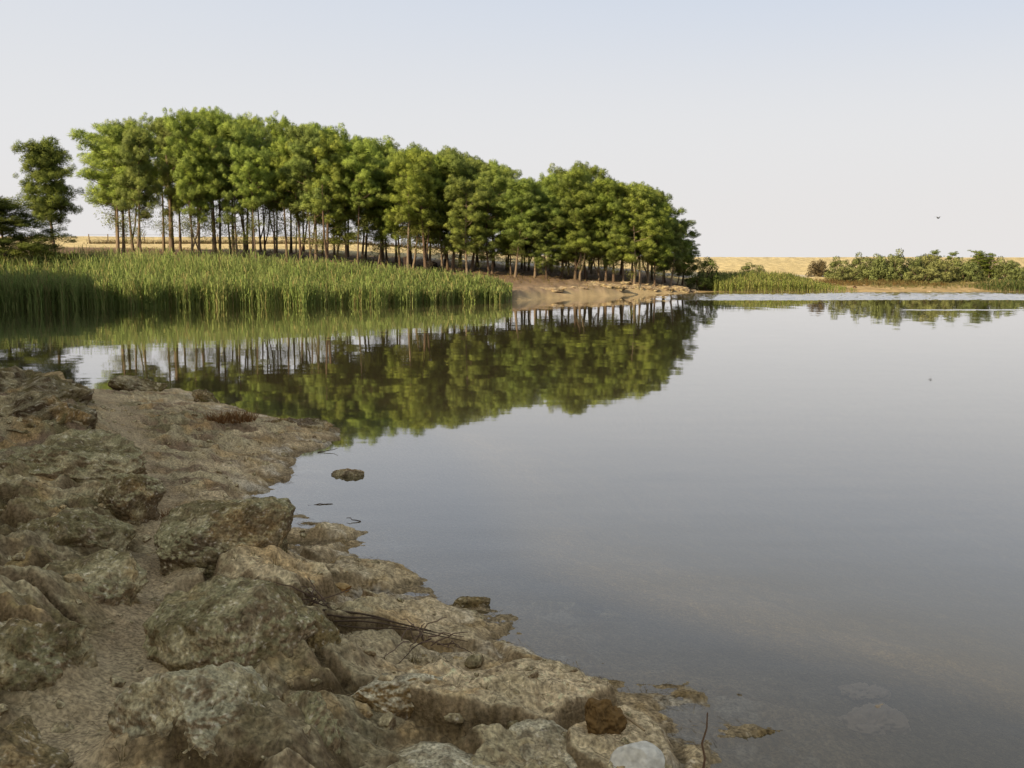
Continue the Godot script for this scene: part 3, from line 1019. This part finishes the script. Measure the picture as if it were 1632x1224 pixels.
func build_near_details() -> void:
	var r := RandomNumberGenerator.new()
	r.seed = 77
	var wood := Color(0.085, 0.06, 0.042)
	# the tangle of dead twigs on the beach
	var o := thing("dead_branch", "dark tangle of dead twigs lying on the beach below the big boulder", "branch", ground_at(-0.75, -5.35))
	for k in 4:
		var s := Shape.new()
		var a := Vector3(-0.33 + 0.04 * k, 0.06 - 0.01 * k, -0.16 + 0.05 * k)
		var b := Vector3(0.22 + 0.10 * k, 0.03, 0.02 + 0.07 * k)
		sticks(s, r, a, b, 0.0075 - 0.001 * k, wood, 0.02)
		obj("twig", s.mesh(), mats.plain, o)
	for k in 14:
		var s := Shape.new()
		var a := Vector3(0.30 + r.randfn() * 0.05, 0.03 + r.randf() * 0.04, 0.26 + r.randfn() * 0.05)
		sticks(s, r, a, a + Vector3(r.randfn() * 0.14, r.randf_range(-0.03, 0.10), r.randfn() * 0.09), 0.0042, wood * r.randf_range(0.8, 2.2), 0.02)
		obj("twig", s.mesh(), mats.plain, o)
	for k in 12:
		var s := Shape.new()
		var a := Vector3(-0.36 + r.randfn() * 0.03, 0.10 + r.randf() * 0.05, -0.14)
		sticks(s, r, a, a + Vector3(r.randfn() * 0.09, r.randf_range(-0.06, 0.08), r.randfn() * 0.07), 0.0048, wood * r.randf_range(0.7, 1.6), 0.01)
		obj("twig", s.mesh(), mats.plain, o)
	# the pale stick on the slab
	var st := Shape.new()
	sticks(st, r, Vector3(-0.20, 0.055, -0.30), Vector3(0.19, 0.035, 0.26), 0.011, Color(0.36, 0.27, 0.15), 0.0)
	var stick := obj("stick", st.mesh(), mats.plain)
	stick.position = ground_at(0.40, -4.45) + Vector3(0, 0.05, 0)
	tag(stick, "straight pale stick lying across the slabs towards the white stone", "stick")
	var up := Shape.new()
	sticks(up, r, Vector3(0, -0.05, 0), Vector3(0.012, 0.30, -0.01), 0.007, Color(0.16, 0.10, 0.06), 0.0)
	var rod := obj("stick", up.mesh(), mats.plain)
	rod.position = Vector3(0.815, 0.0, -4.05)
	tag(rod, "thin brown stick standing upright at the water's edge", "stick")
	for q in [[-2.15, -11.5, 0.28, 0.2, "short dark stick floating at the water's edge above the debris mat"], [-1.35, -8.35, -0.16, 0.14, "short dark stick poking up from the shore behind the big boulder"], [-1.75, -8.95, 0.30, 0.02, "thin dark stick lying flat in the shallow bay"]]:
		var s := Shape.new()
		sticks(s, r, Vector3(-q[2] * 0.4, 0.0, 0.02), Vector3(q[2] * 0.4, q[3] * 0.2, -0.02), 0.006, wood, 0.0)
		var p := obj("stick", s.mesh(), mats.plain)
		p.position = Vector3(q[0], maxf(0.0, height(q[0], q[1])), q[1])
		tag(p, q[4], "stick")
	# two rusty clumps of dead plants
	for q in [[-3.5, -12.3, 0.30, "rust-coloured clump of dry weed on the far beach"], [-2.62, -7.75, 0.17, "rust-coloured clump of dry weed at the foot of the jagged boulder"]]:
		var s := Shape.new()
		for k in 420:
			var a := r.randf() * TAU
			var f: float = sqrt(r.randf()) * q[2]
			var b := Vector3(cos(a) * f, 0.0, sin(a) * f * 0.7)
			var lean := Vector3(r.randfn() * 0.6, 1.0, r.randfn() * 0.6).normalized()
			var side := lean.cross(Vector3(r.randfn(), 0, r.randfn())).normalized() * 0.006
			s.tri(b - side, b + side, b + lean * r.randf_range(0.06, 0.2), (lean.cross(side) + Vector3.UP * 0.01).normalized(), mixc(Color(0.20, 0.09, 0.03), Color(0.28, 0.17, 0.07), r.randf()))
		var p := obj("dry_weed", s.mesh(), mats.reed)
		p.position = ground_at(q[0], q[1], 0.01)
		tag(p, q[3], "plant")
	# dry grass in the clefts, and the straw litter of old reeds
	var spots := []
	while spots.size() < 230:
		var x := r.randf_range(-5.0, 0.8)
		var z := r.randf_range(-13.0, -3.3)
		if shore_in(x, z) > 0.25 and n_mid.get_noise_2d(x * 1.7 + 50.0, z * 1.7) > 0.05 and n_fine.get_noise_2d(x, z) < 0.1:
			spots.append(ground_at(x, z, 0.01))
	tufts("dry_grass", "thin dry yellow-brown grass growing in clefts of the near bank", "grass", spots, 14, 0.075, 0.075, 0.0022, Color(0.25, 0.19, 0.08), Color(0.17, 0.15, 0.06))
	var straw := Shape.new()
	var made := 0
	while made < 15000:
		var x := r.randf_range(-5.0, 1.1)
		var z := r.randf_range(-14.5, -3.4)
		if z < -7.5 and n_mid.get_noise_2d(x * 1.1 + 9.0, z * 2.6) < -0.02 and r.randf() < 0.85:
			continue
		if z > -7.5 and r.randf() < 0.6:
			continue
		var s := shore_in(x, z)
		if s < 0.0 or s > 2.6 or r.randf() > 1.0 - 0.28 * s:
			continue
		made += 1
		var a := r.randf() * TAU
		var l := Vector3(cos(a), r.randf_range(-0.1, 0.2), sin(a)) * r.randf_range(0.02, 0.075)
		var side := Vector3(-sin(a), 0.3, cos(a)) * 0.0028
		var p := ground_at(x, z, -0.008)
		straw.tri(p - l, p + l, p + l * 0.9 + side, Vector3.UP, mixc(Color(0.36, 0.28, 0.15), Color(0.10, 0.07, 0.04), r.randf()))
	stuff("straw_litter", straw.mesh(), mats.reed, "scattered bits of dead reed and straw on the beach", "litter")


# ---------------------------------------------------------------- reeds

func build_reed_beds() -> void:
	var r := RandomNumberGenerator.new()
	r.seed = 31
	var tops := [[-34.0, 3.0], [-25.0, 2.95], [-16.6, 2.8], [-12.0, 2.5], [-7.8, 2.1], [-4.2, 1.8], [-1.2, 1.45], [-0.1, 1.05]]
	var front := [[-34.0, 48.6], [-25.0, 49.0], [-16.6, 50.8], [-10.3, 51.8], [-5.7, 54.0], [-0.05, 56.6]]
	var spots := []
	while spots.size() < 14000:
		var x := r.randf_range(-36.0, 0.0)
		var f := pow(r.randf(), 1.35)
		var d0 := table(front, x) + 0.9 * n_low.get_noise_1d(x * 1.6) + 0.35 * n_low.get_noise_1d(x * 6.0 + 50.0)
		var d := lerpf(d0, lerpf(62.0, 59.4, smoothstep(-8.0, -0.5, x)), f)
		# the bed is broken by darker pools at its front edge
		if f < 0.25 and n_low.get_noise_2d(x * 1.9, 7.0) > 0.22 and r.randf() < 0.75:
			continue
		var px := x * d / 55.0
		if px > -0.02:
			continue
		var foot := maxf(-0.25, height(px, -d))
		var tall := table(tops, px) - foot
		tall *= r.randf_range(0.66, 1.06) * (1.0 + 0.10 * n_low.get_noise_2d(px * 1.2, d * 1.2)) * lerpf(0.58, 1.0, smoothstep(0.0, 0.8, f))
		spots.append([Vector3(px, foot, -d), tall])
	reeds("reed_bed", "tall dense green reed bed along the far shore below the pines", spots, Color(0.20, 0.29, 0.08), Color(0.31, 0.37, 0.14))
	spots = []
	while spots.size() < 3000:
		var x := r.randf_range(14.9, 25.6)
		var d := r.randf_range(73.6, 82.0)
		var over := smoothstep(25.4, 21.0, x) 
		if r.randf() > 0.35 + over:
			continue
		var foot := maxf(-0.15, height(x, -d))
		spots.append([Vector3(x, foot, -d), (lerpf(0.55, 1.5, over) * lerpf(0.6, 1.0, smoothstep(73.6, 79.0, d)) - foot) * r.randf_range(0.75, 1.0)])
	reeds("reed_bed", "lower reed bed on the far shore right of the grove", spots, Color(0.22, 0.29, 0.075), Color(0.32, 0.34, 0.11))
	spots = []
	while spots.size() < 1300:
		var x := r.randf_range(35.6, 43.0)
		var d := r.randf_range(73.6, 78.5)
		var foot := maxf(-0.15, height(x, -d))
		spots.append([Vector3(x, foot, -d), (lerpf(0.5, 0.95, smoothstep(35.6, 37.2, x)) - foot) * r.randf_range(0.75, 1.0)])
	reeds("reed_bed", "short dark green reeds at the far right end of the opposite shore", spots, Color(0.10, 0.15, 0.05), Color(0.15, 0.18, 0.06))


# ---------------------------------------------------------------- the grove

func build_grove() -> void:
	var r := RandomNumberGenerator.new()
	r.seed = 8
	for k in 14:
		pine_kinds["grove%d" % k] = pine_meshes(k, {"lean": [0.0, 0.05, -0.04, 0.08, -0.06, 0.03, -0.03, 0.01, 0.06, -0.05, 0.09, -0.02, 0.02, -0.08][k], "low": r.randf_range(0.34, 0.52), "wide": r.randf_range(1.3, 2.1), "limbs": 18 + k % 8, "twigs": 6 + k % 9, "fork": k % 3 == 1})
	for k in 8:
		pine_kinds["full%d" % k] = pine_meshes(20 + k, {"lean": [0.0, 0.04, -0.04, 0.02, -0.02, 0.06, -0.06, 0.01][k], "fork": k % 3 == 0, "low": r.randf_range(0.20, 0.32), "wide": r.randf_range(1.7, 2.3), "limbs": 28, "twigs": 3})
	for k in 3:
		pine_kinds["leaning%d" % k] = pine_meshes(40 + k, {"lean": [0.13, 0.10, 0.16][k], "low": 0.34, "wide": 1.7, "limbs": 22})
	pine_kinds["alone"] = pine_meshes(60, {"lean": -0.09, "low": 0.40, "wide": 1.5, "limbs": 36, "twigs": 6, "leafy_twigs": 1.0, "girth": 1.1, "puffs": 1.08, "painted_shade": 0.62})
	pine_kinds["cut"] = pine_meshes(63, {"lean": -0.10, "low": 0.10, "wide": 2.3, "limbs": 44, "twigs": 6, "puffs": 1.0, "leafy_twigs": 1.0, "painted_shade": 0.5})
	pine_kinds["stout"] = pine_meshes(66, {"lean": 0.0, "low": 0.30, "wide": 2.2, "limbs": 24, "twigs": 9, "leafy_twigs": 0.9, "girth": 2.0})
	var front := [[-28.64, -73.3, 11.9, 0], [-28.32, -73.6, 12, -0.01], [-26.49, -71.1, 11.5, 0.13], [-26.66, -72.4, 11.9, -0.01], [-26.59, -78.8, 13, -0.02], [-22.73, -71.7, 12.6, 0.03], [-22.36, -72, 11, -0.01], [-22.11, -75.2, 13.3, -0.03], [-22.12, -76.3, 13.3, 0.02], [-20.53, -74.4, 12.5, 0.02], [-19.73, -72.6, 10.8, 0.04], [-20.34, -76.7, 12.6, -0.04],
		[-18.98, -74.1, 11.5, 0], [-17.93, -70.8, 10.1, 0.01], [-19.05, -77.9, 12.7, -0.05], [-17.76, -75.4, 10.2, 0.04], [-16.6, -74.5, 11.3, 0.02], [-16.31, -76, 9.9, -0.02], [-15.44, -73.8, 11.1, 0], [-14.36, -71.9, 11.8, 0.03], [-13.95, -71.6, 11.6, 0.04], [-13.13, -71.2, 11.3, 0.04], [-13.52, -77.5, 10.7, 0.16], [-12.15, -73.5, 8.6, -0.03], [-11.05, -72, 10.6, 0],
		[-11.26, -75.5, 11.2, 0.14], [-9.85, -73.6, 8.4, 0.12], [-9.69, -74.9, 8.8, -0.04], [-9.69, -78.1, 8.5, 0.03], [-8.21, -73.8, 10.2, 0.01], [-7.33, -71, 9.9, -0.03], [-7.22, -73.4, 10.2, 0.1], [-6.1, -71.4, 9.9, 0.04], [-6.19, -75.7, 10.2, -0.02], [-5.07, -73.6, 9.9, 0.05], [-4.76, -74.5, 9.6, -0.04], [-4.33, -73.4, 10, -0.03], [-3.14, -70.7, 7.9, -0.04],
		[-3.05, -75.1, 9.7, 0.08], [-2.83, -77.8, 8.7, 0.1], [-1.64, -71.9, 7.5, 0.03], [-1.44, -73.3, 9, 0.05], [-0.43, -77.7, 6.8, 0.02], [-0.09, -72.4, 7, -0.05], [0.22, -70.7, 8, 0.1], [1.02, -78.6, 7.8, 0.05], [1.31, -78.6, 8.2, -0.03], [1.65, -72.2, 7.5, 0.04], [2.16, -77.6, 6.2, -0.08], [2.47, -71.2, 5.7, 0.03], [3.04, -76.9, 7.6, 0.03], [3.63, -73.3, 6.2, -0.01],
		[4.2, -73.9, 6.9, -0.03], [4.5, -71.6, 8.6, 0.03], [4.83, -71.7, 6.6, 0.02], [5.39, -73.5, 8.1, -0.05], [6.22, -78.8, 7.7, 0.04], [6.3, -72.8, 6.4, -0.03], [6.72, -72.1, 7.9, 0.01], [7.31, -72.3, 7.8, 0.04], [8.06, -72.8, 5.9, 0.04], [8.68, -73.1, 6.9, 0], [8.7, -71.6, 7.7, 0.03], [9.2, -72.2, 6.8, -0.02], [9.97, -73.7, 7.4, 0.01], [10.34, -72.7, 6.4, 0.01],
		[11.22, -74.9, 5.7, 0], [11.65, -74, 5.1, 0.08], [12.42, -75.8, 3.8, 0.12]]
	var back := [[-31.28, -80.1, 12.2], [-29.88, -79.6, 13.2], [-27.67, -80.2, 13.5], [-26.33, -80.1, 13.6], [-25.05, -80.8, 14], [-24.5, -82.9, 14.3], [-22.35, -80.3, 13.8], [-21.49, -81.7, 13.8], [-21.09, -84.8, 14.2], [-19.25, -82.5, 13.7], [-18.41, -84, 13.4], [-17.94, -86.9, 13.7], [-15.03, -79.8, 12.8], [-14.99, -85.2, 13.2], [-13.43, -82.4, 12], [-11.81, -81.1, 12],
		[-10.69, -83.6, 11.7], [-9.15, -79.5, 10.8], [-7.98, -79.6, 10.7], [-7.18, -85.4, 11.5], [-5.29, -79.5, 11], [-4.2, -81.7, 11], [-2.72, -81.1, 10.4], [-1.45, -80.9, 10.2], [-0.37, -79.4, 9.4], [0.78, -81.4, 8.5], [1.97, -83, 8.7], [3.02, -79.1, 9], [4.29, -84.9, 9.9], [5.3, -82.8, 10], [6.59, -85.6, 10.3], [7.93, -85.7, 9.2], [8.51, -78.8, 8.1], [9.72, -79.3, 8.2],
		[10.78, -77.6, 7.8], [11.61, -76.5, 6.7], [13.02, -77, 5.4]]
	var zones := [[-0.368, "in the left cluster before the sky gap"], [-0.295, "just right of the first sky gap"], [-0.217, "behind the tallest reeds"], [-0.160, "behind the middle of the reed bed"], [-0.110, "by the leaning trunks behind the reeds"], [-0.029, "around the dark stump"], [0.009, "above the right end of the reeds"], [0.090, "above the bare sandy bank"], [9.0, "at the right tip of the grove"]]
	front.sort_custom(func(a, b): return a[0] / -a[1] < b[0] / -b[1])
	back.sort_custom(func(a, b): return a[0] / -a[1] < b[0] / -b[1])
	var count := {}
	for row in 2:
		for t in ([front, back][row]):
			var z := 0
			while t[0] / -t[1] > zones[z][0]:
				z += 1
			var key := "%d %d" % [row, z]
			count[key] = count.get(key, -1) + 1
			var word: String = ORDINAL[count[key]]
			var label := "%s %s pine from the left %s" % [word, "front-row" if row == 0 else "back-row", zones[z][1]]
			var kind := "grove%d" % (r.randi() % 14)
			var turn := r.randf() * TAU
			if t[0] > 4.0:
				kind = "full%d" % (r.randi() % 8)
			elif t[0] > -14.0 and r.randf() < 0.5:
				kind = "full%d" % (r.randi() % 8)
			if row == 0 and t[3] >= 0.08:
				kind = "leaning%d" % (r.randi() % 3)
				turn = r.randf_range(-0.3, 0.3)
				label = "%s front-row pine from the left %s, leaning" % [word, zones[z][1]]
			if row == 0 and z == 1 and count[key] == 0:
				kind = "stout"
				label = "pine with a thick dark trunk, first right of the first sky gap"
			plant_pine(kind, ground_at(t[0], t[1], 0.05), t[2], turn, label, "pines of the grove", (1.12 if t[0] / -t[1] < -0.38 else 0.88 if t[0] < -14.0 else 1.0) * r.randf_range(0.9, 1.06))
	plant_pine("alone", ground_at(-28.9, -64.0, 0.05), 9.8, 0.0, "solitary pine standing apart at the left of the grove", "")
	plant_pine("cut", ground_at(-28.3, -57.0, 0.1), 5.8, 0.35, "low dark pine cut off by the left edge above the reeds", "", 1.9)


# ---------------------------------------------------------------- shrubs, fields and small things of the far side

func build_far_side() -> void:
	var r := RandomNumberGenerator.new()
	r.seed = 12
	var kinds := []
	for k in 5:
		kinds.append(bush_meshes(k, 1.15, 1.75, mixc(Color(0.17, 0.205, 0.075), Color(0.22, 0.23, 0.09), k / 4.0)))
	var brown := bush_meshes(9, 1.1, 1.7, Color(0.125, 0.10, 0.055))
	plant_bush("bush", bush_meshes(11, 1.35, 2.5, Color(0.085, 0.115, 0.03)), ground_at(14.3, -75.6, 0.1), Vector3(1.05, 1.08, 1.0), 0.4, "big green bush at the right tip of the grove")
	plant_bush("bush", brown, ground_at(-26.9, -58.6, 0.0), Vector3(1.3, 0.9, 0.8), 1.2, "brown-leaved bush below the cut-off pine at the left edge")
	plant_bush("bush", kinds[1], ground_at(21.5, -90.0, 0.1), Vector3(1.25, 0.72, 1.0), 1.0, "low bush alone behind the right reed bed")
	plant_bush("bush", brown, ground_at(28.0, -91.5, 0.1), Vector3(0.95, 0.98, 1.0), 2.0, "brownish round bush left of the row of green bushes")
	var row := [[28.34, -85.2, 1.9], [28.99, -88.9, 2.5], [30.99, -89.1, 2.8], [31.33, -87.7, 2.69], [31.35, -85.0, 2.78], [32.35, -84.7, 3.0], [32.06, -85.5, 2.09], [34.04, -85.1, 2.62], [35.67, -86.2, 2.94], [33.82, -83.0, 1.89], [35.81, -84.1, 2.51], [37.73, -86.1, 2.68], [38.25, -84.8, 2.2], [39.19, -85.7, 1.67], [41.64, -89.7, 2.97], [42.86, -89.8, 2.81], [42.76, -86.8, 2.41], [42.86, -84.7, 1.78], [46.63, -89.8, 2.09]]
	row.sort_custom(func(a, b): return a[0] / -a[1] < b[0] / -b[1])
	for k in row.size():
		var t: Array = row[k]
		var at := ground_at(t[0], t[1], 0.1)
		var f: float = (t[2] - at.y) / 1.8
		plant_bush("bush", kinds[r.randi() % 5], at, Vector3(r.randf_range(1.0, 1.25), f, r.randf_range(0.9, 1.1)), r.randf() * TAU, "%s bush from the left in the row on the right shore" % (ORDINAL[k] if k < 17 else ["eighteenth", "nineteenth"][k - 17]), "bushes in a row on the right shore")
	var spire := pine_meshes(80, {"low": 0.10, "wide": 1.5, "limbs": 16, "puffs": 0.8, "twigs": 0})
	pine_kinds["spire"] = spire
	for q in [[36.9, -88.0, 3.25, "dark pointed sapling rising above the middle of the right bushes"], [38.5, -88.0, 3.1, "thin pointed sapling right of the dark one above the bushes"], [40.8, -88.2, 3.25, "pointed sapling above the bushes near the right edge"], [41.9, -88.4, 3.05, "shorter twin sapling beside the one near the right edge"]]:
		plant_pine("spire", ground_at(q[0], q[1], 0.05), q[2], r.randf() * TAU, q[3], "saplings above the right bushes", 0.95)
	# the dry scrub and tufts of the far beach
	var spots := []
	while spots.size() < 900:
		var x := r.randf_range(24.5, 35.0)
		var d := r.randf_range(80.0, 86.0)
		spots.append(ground_at(x, -d, 0.02))
	tufts("dry_scrub", "low reddish-brown dry scrub in front of the right bushes", "scrub", spots, 12, 0.30, 0.22, 0.020, Color(0.24, 0.14, 0.055), Color(0.20, 0.17, 0.07))
	spots = []
	while spots.size() < 700:
		var x := r.randf_range(28.5, 41.0)
		var d := r.randf_range(76.5, 84.0)
		if r.randf() < smoothstep(76.0, 80.0, d):
			spots.append(ground_at(x, -d, 0.02))
	tufts("shore_tufts", "grey-green grass tufts dotted over the right beach", "grass", spots, 12, 0.26, 0.2, 0.020, Color(0.17, 0.18, 0.075), Color(0.28, 0.24, 0.10))
	spots = []
	while spots.size() < 1500:
		var x := r.randf_range(-46.0, 2.0)
		var d := 109.6 + r.randfn() * 0.5
		spots.append(ground_at(x, -d, 0.02))
	tufts("fence_weeds", "dark dry weeds growing along the field fence behind the grove", "weeds", spots, 9, 0.42, 0.25, 0.03, Color(0.13, 0.095, 0.05), Color(0.19, 0.15, 0.07))
	spots = []
	while spots.size() < 1500:
		var x := r.randf_range(-32.0, 16.0)
		var d := r.randf_range(66.0, 90.0)
		if height(x, -d) > 0.5:
			spots.append(ground_at(x, -d, 0.01))
	tufts("grove_grass", "sparse dry grass under the pines", "grass", spots, 9, 0.20, 0.18, 0.018, Color(0.27, 0.20, 0.09), Color(0.17, 0.16, 0.06))
	# the fence
	var fence := thing("fence", "thin post-and-wire fence along the field behind the pines", "fence", ground_at(-22.0, -110.0))
	var post := Shape.new()
	post.tube([Vector3(0, -0.2, 0), Vector3(0, 0.6, 0), Vector3(0.01, 1.05, 0)], [0.06, 0.055, 0.05], 6, Color(0.17, 0.13, 0.09))
	var pm := post.mesh()
	var tops := []
	for k in 26:
		var x := -46.0 + 2.0 * k
		var at := ground_at(x, -110.0) - fence.position
		var o := obj("post", pm, mats.plain, fence)
		o.position = at
		o.rotation.z = r.randfn() * 0.04
		tops.append(at)
	for w in 3:
		var wire := Shape.new()
		var line := []
		var thick := []
		for t: Vector3 in tops:
			line.append(t + Vector3(0, 0.36 + 0.3 * w, 0.06))
			thick.append(0.012)
		wire.tube(line, thick, 4, Color(0.14, 0.12, 0.10))
		obj("wire", wire.mesh(), mats.plain, fence)
	# the stump and the low dark shrub beneath the pines
	var stump := Shape.new()
	stump.tube([Vector3(0, -0.1, 0), Vector3(0.01, 0.25, 0), Vector3(-0.02, 0.7, 0), Vector3(-0.03, 1.0, 0), Vector3(-0.03, 1.02, 0)], [0.30, 0.21, 0.19, 0.17, 0.01], 10, Color(0.045, 0.035, 0.028))
	var so := obj("tree_stump", stump.mesh(), mats.bark)
	so.position = ground_at(-7.62, -72.6)
	tag(so, "thick dark broken stump between two thin trunks", "stump")
	plant_bush("bush", bush_meshes(15, 0.34, 0.5, Color(0.04, 0.032, 0.026)), ground_at(-5.86, -73.0), Vector3.ONE, 0.0, "very small dark shrub right of the stump under the pines")
	# rocks on the far bank
	var look := {"moss": 0.3, "top": Color(0.33, 0.26, 0.19), "side": Color(0.13, 0.095, 0.07), "boxy": 4.0, "ledge": 0.9}
	var far := [[1.9, -63.6, 1.3, 0.16, 0.5, "thin pale ledge at the left of the sandy bank"], [3.9, -65.6, 1.1, 0.18, 0.5, "thin pale ledge in the middle of the sandy bank"], [6.3, -68.4, 1.5, 0.30, 0.6, "long dark undercut ledge above the strip of sand"], [8.2, -70.2, 1.1, 0.30, 0.6, "dark ledge right of the long undercut one on the far bank"], [9.4, -70.9, 0.9, 0.26, 0.5, "grey rock at the waterline below the dense pines"], [10.9, -71.6, 0.8, 0.26, 0.5, "pale grey rock left of the point on the far bank"], [12.0, -72.6, 0.8, 0.28, 0.5, "pale rock cluster stone at the point of the far bank"], [13.0, -73.2, 0.6, 0.2, 0.4, "small pale rock right at the point of the far bank"], [10.2, -73.0, 0.9, 0.2, 0.4, "flat rock up the slope behind the pale grey one"], [5.6, -70.0, 0.5, 0.2, 0.4, "small dark rock high on the far slope"], [7.9, -71.9, 0.6, 0.22, 0.4, "dark purple-grey rock on the slope below the trunks"]]
	for k in far.size():
		var q: Array = far[k]
		rock("bank_rock", q[5], ground_at(q[0], q[1], q[3] * 0.35), Vector3(q[2] * 1.1, q[3] * 0.95, q[4]), -14.0 + 6.0 * r.randfn(), 28, look.merged({"from": 400 + k}))
	rock("beach_rock", "dark reddish-brown rock on the right beach beside the reeds", ground_at(26.6, -78.0), Vector3(0.17, 0.17, 0.14), 0, 14, {"from": 450, "top": Color(0.09, 0.04, 0.03), "side": Color(0.06, 0.03, 0.025)})
	rock("beach_rock", "flat white rock in the tufts near the far right reeds", ground_at(38.06, -80.0), Vector3(0.30, 0.13, 0.2), 0, 14, {"from": 455, "top": Color(0.75, 0.72, 0.62), "side": Color(0.6, 0.55, 0.45), "streaks": 0.0, "moss": 0.0})
	rock("beach_rock", "small whitish rock on the waterline of the right beach", ground_at(31.0, -74.6), Vector3(0.22, 0.09, 0.14), 0, 14, {"from": 460, "top": Color(0.6, 0.52, 0.42), "side": Color(0.4, 0.3, 0.22), "streaks": 0.0, "moss": 0.0})
	# a bird over the lake
	var bird := thing("bird", "small dark bird flying over the right side of the lake", "bird", Vector3(25.24, 4.78, -60.0))
	var body := Shape.new()
	body.tube([Vector3(-0.13, 0, 0), Vector3(-0.09, 0.01, 0), Vector3(0, 0.012, 0), Vector3(0.07, 0.012, 0), Vector3(0.105, 0.02, 0), Vector3(0.13, 0.012, 0)], [0.004, 0.02, 0.034, 0.026, 0.02, 0.002], 8, Color(0.06, 0.055, 0.05))
	obj("body", body.mesh(), mats.plain, bird)
	for s: float in [-1.0, 1.0]:
		var wing := Shape.new()
		var a := Vector3(0.06, 0.02, 0.01 * s)
		var b := Vector3(-0.06, 0.02, 0.01 * s)
		var m1 := Vector3(0.07, 0.10, 0.10 * s)
		var m2 := Vector3(-0.05, 0.09, 0.10 * s)
		var tip := Vector3(-0.06, 0.09, 0.26 * s)
		for q in [[a, b, m1], [b, m2, m1], [m1, m2, tip]]:
			wing.tri(q[0], q[1], q[2], Vector3(0, 1, -0.6 * s).normalized(), Color(0.07, 0.065, 0.06))
			wing.tri(q[0] - Vector3(0, 0.006, 0), q[1] - Vector3(0, 0.006, 0), q[2] - Vector3(0, 0.006, 0), Vector3(0, -1, 0.6 * s).normalized(), Color(0.07, 0.065, 0.06))
		obj("wing", wing.mesh(), mats.plain, bird)
	bird.rotation.y = 0.6
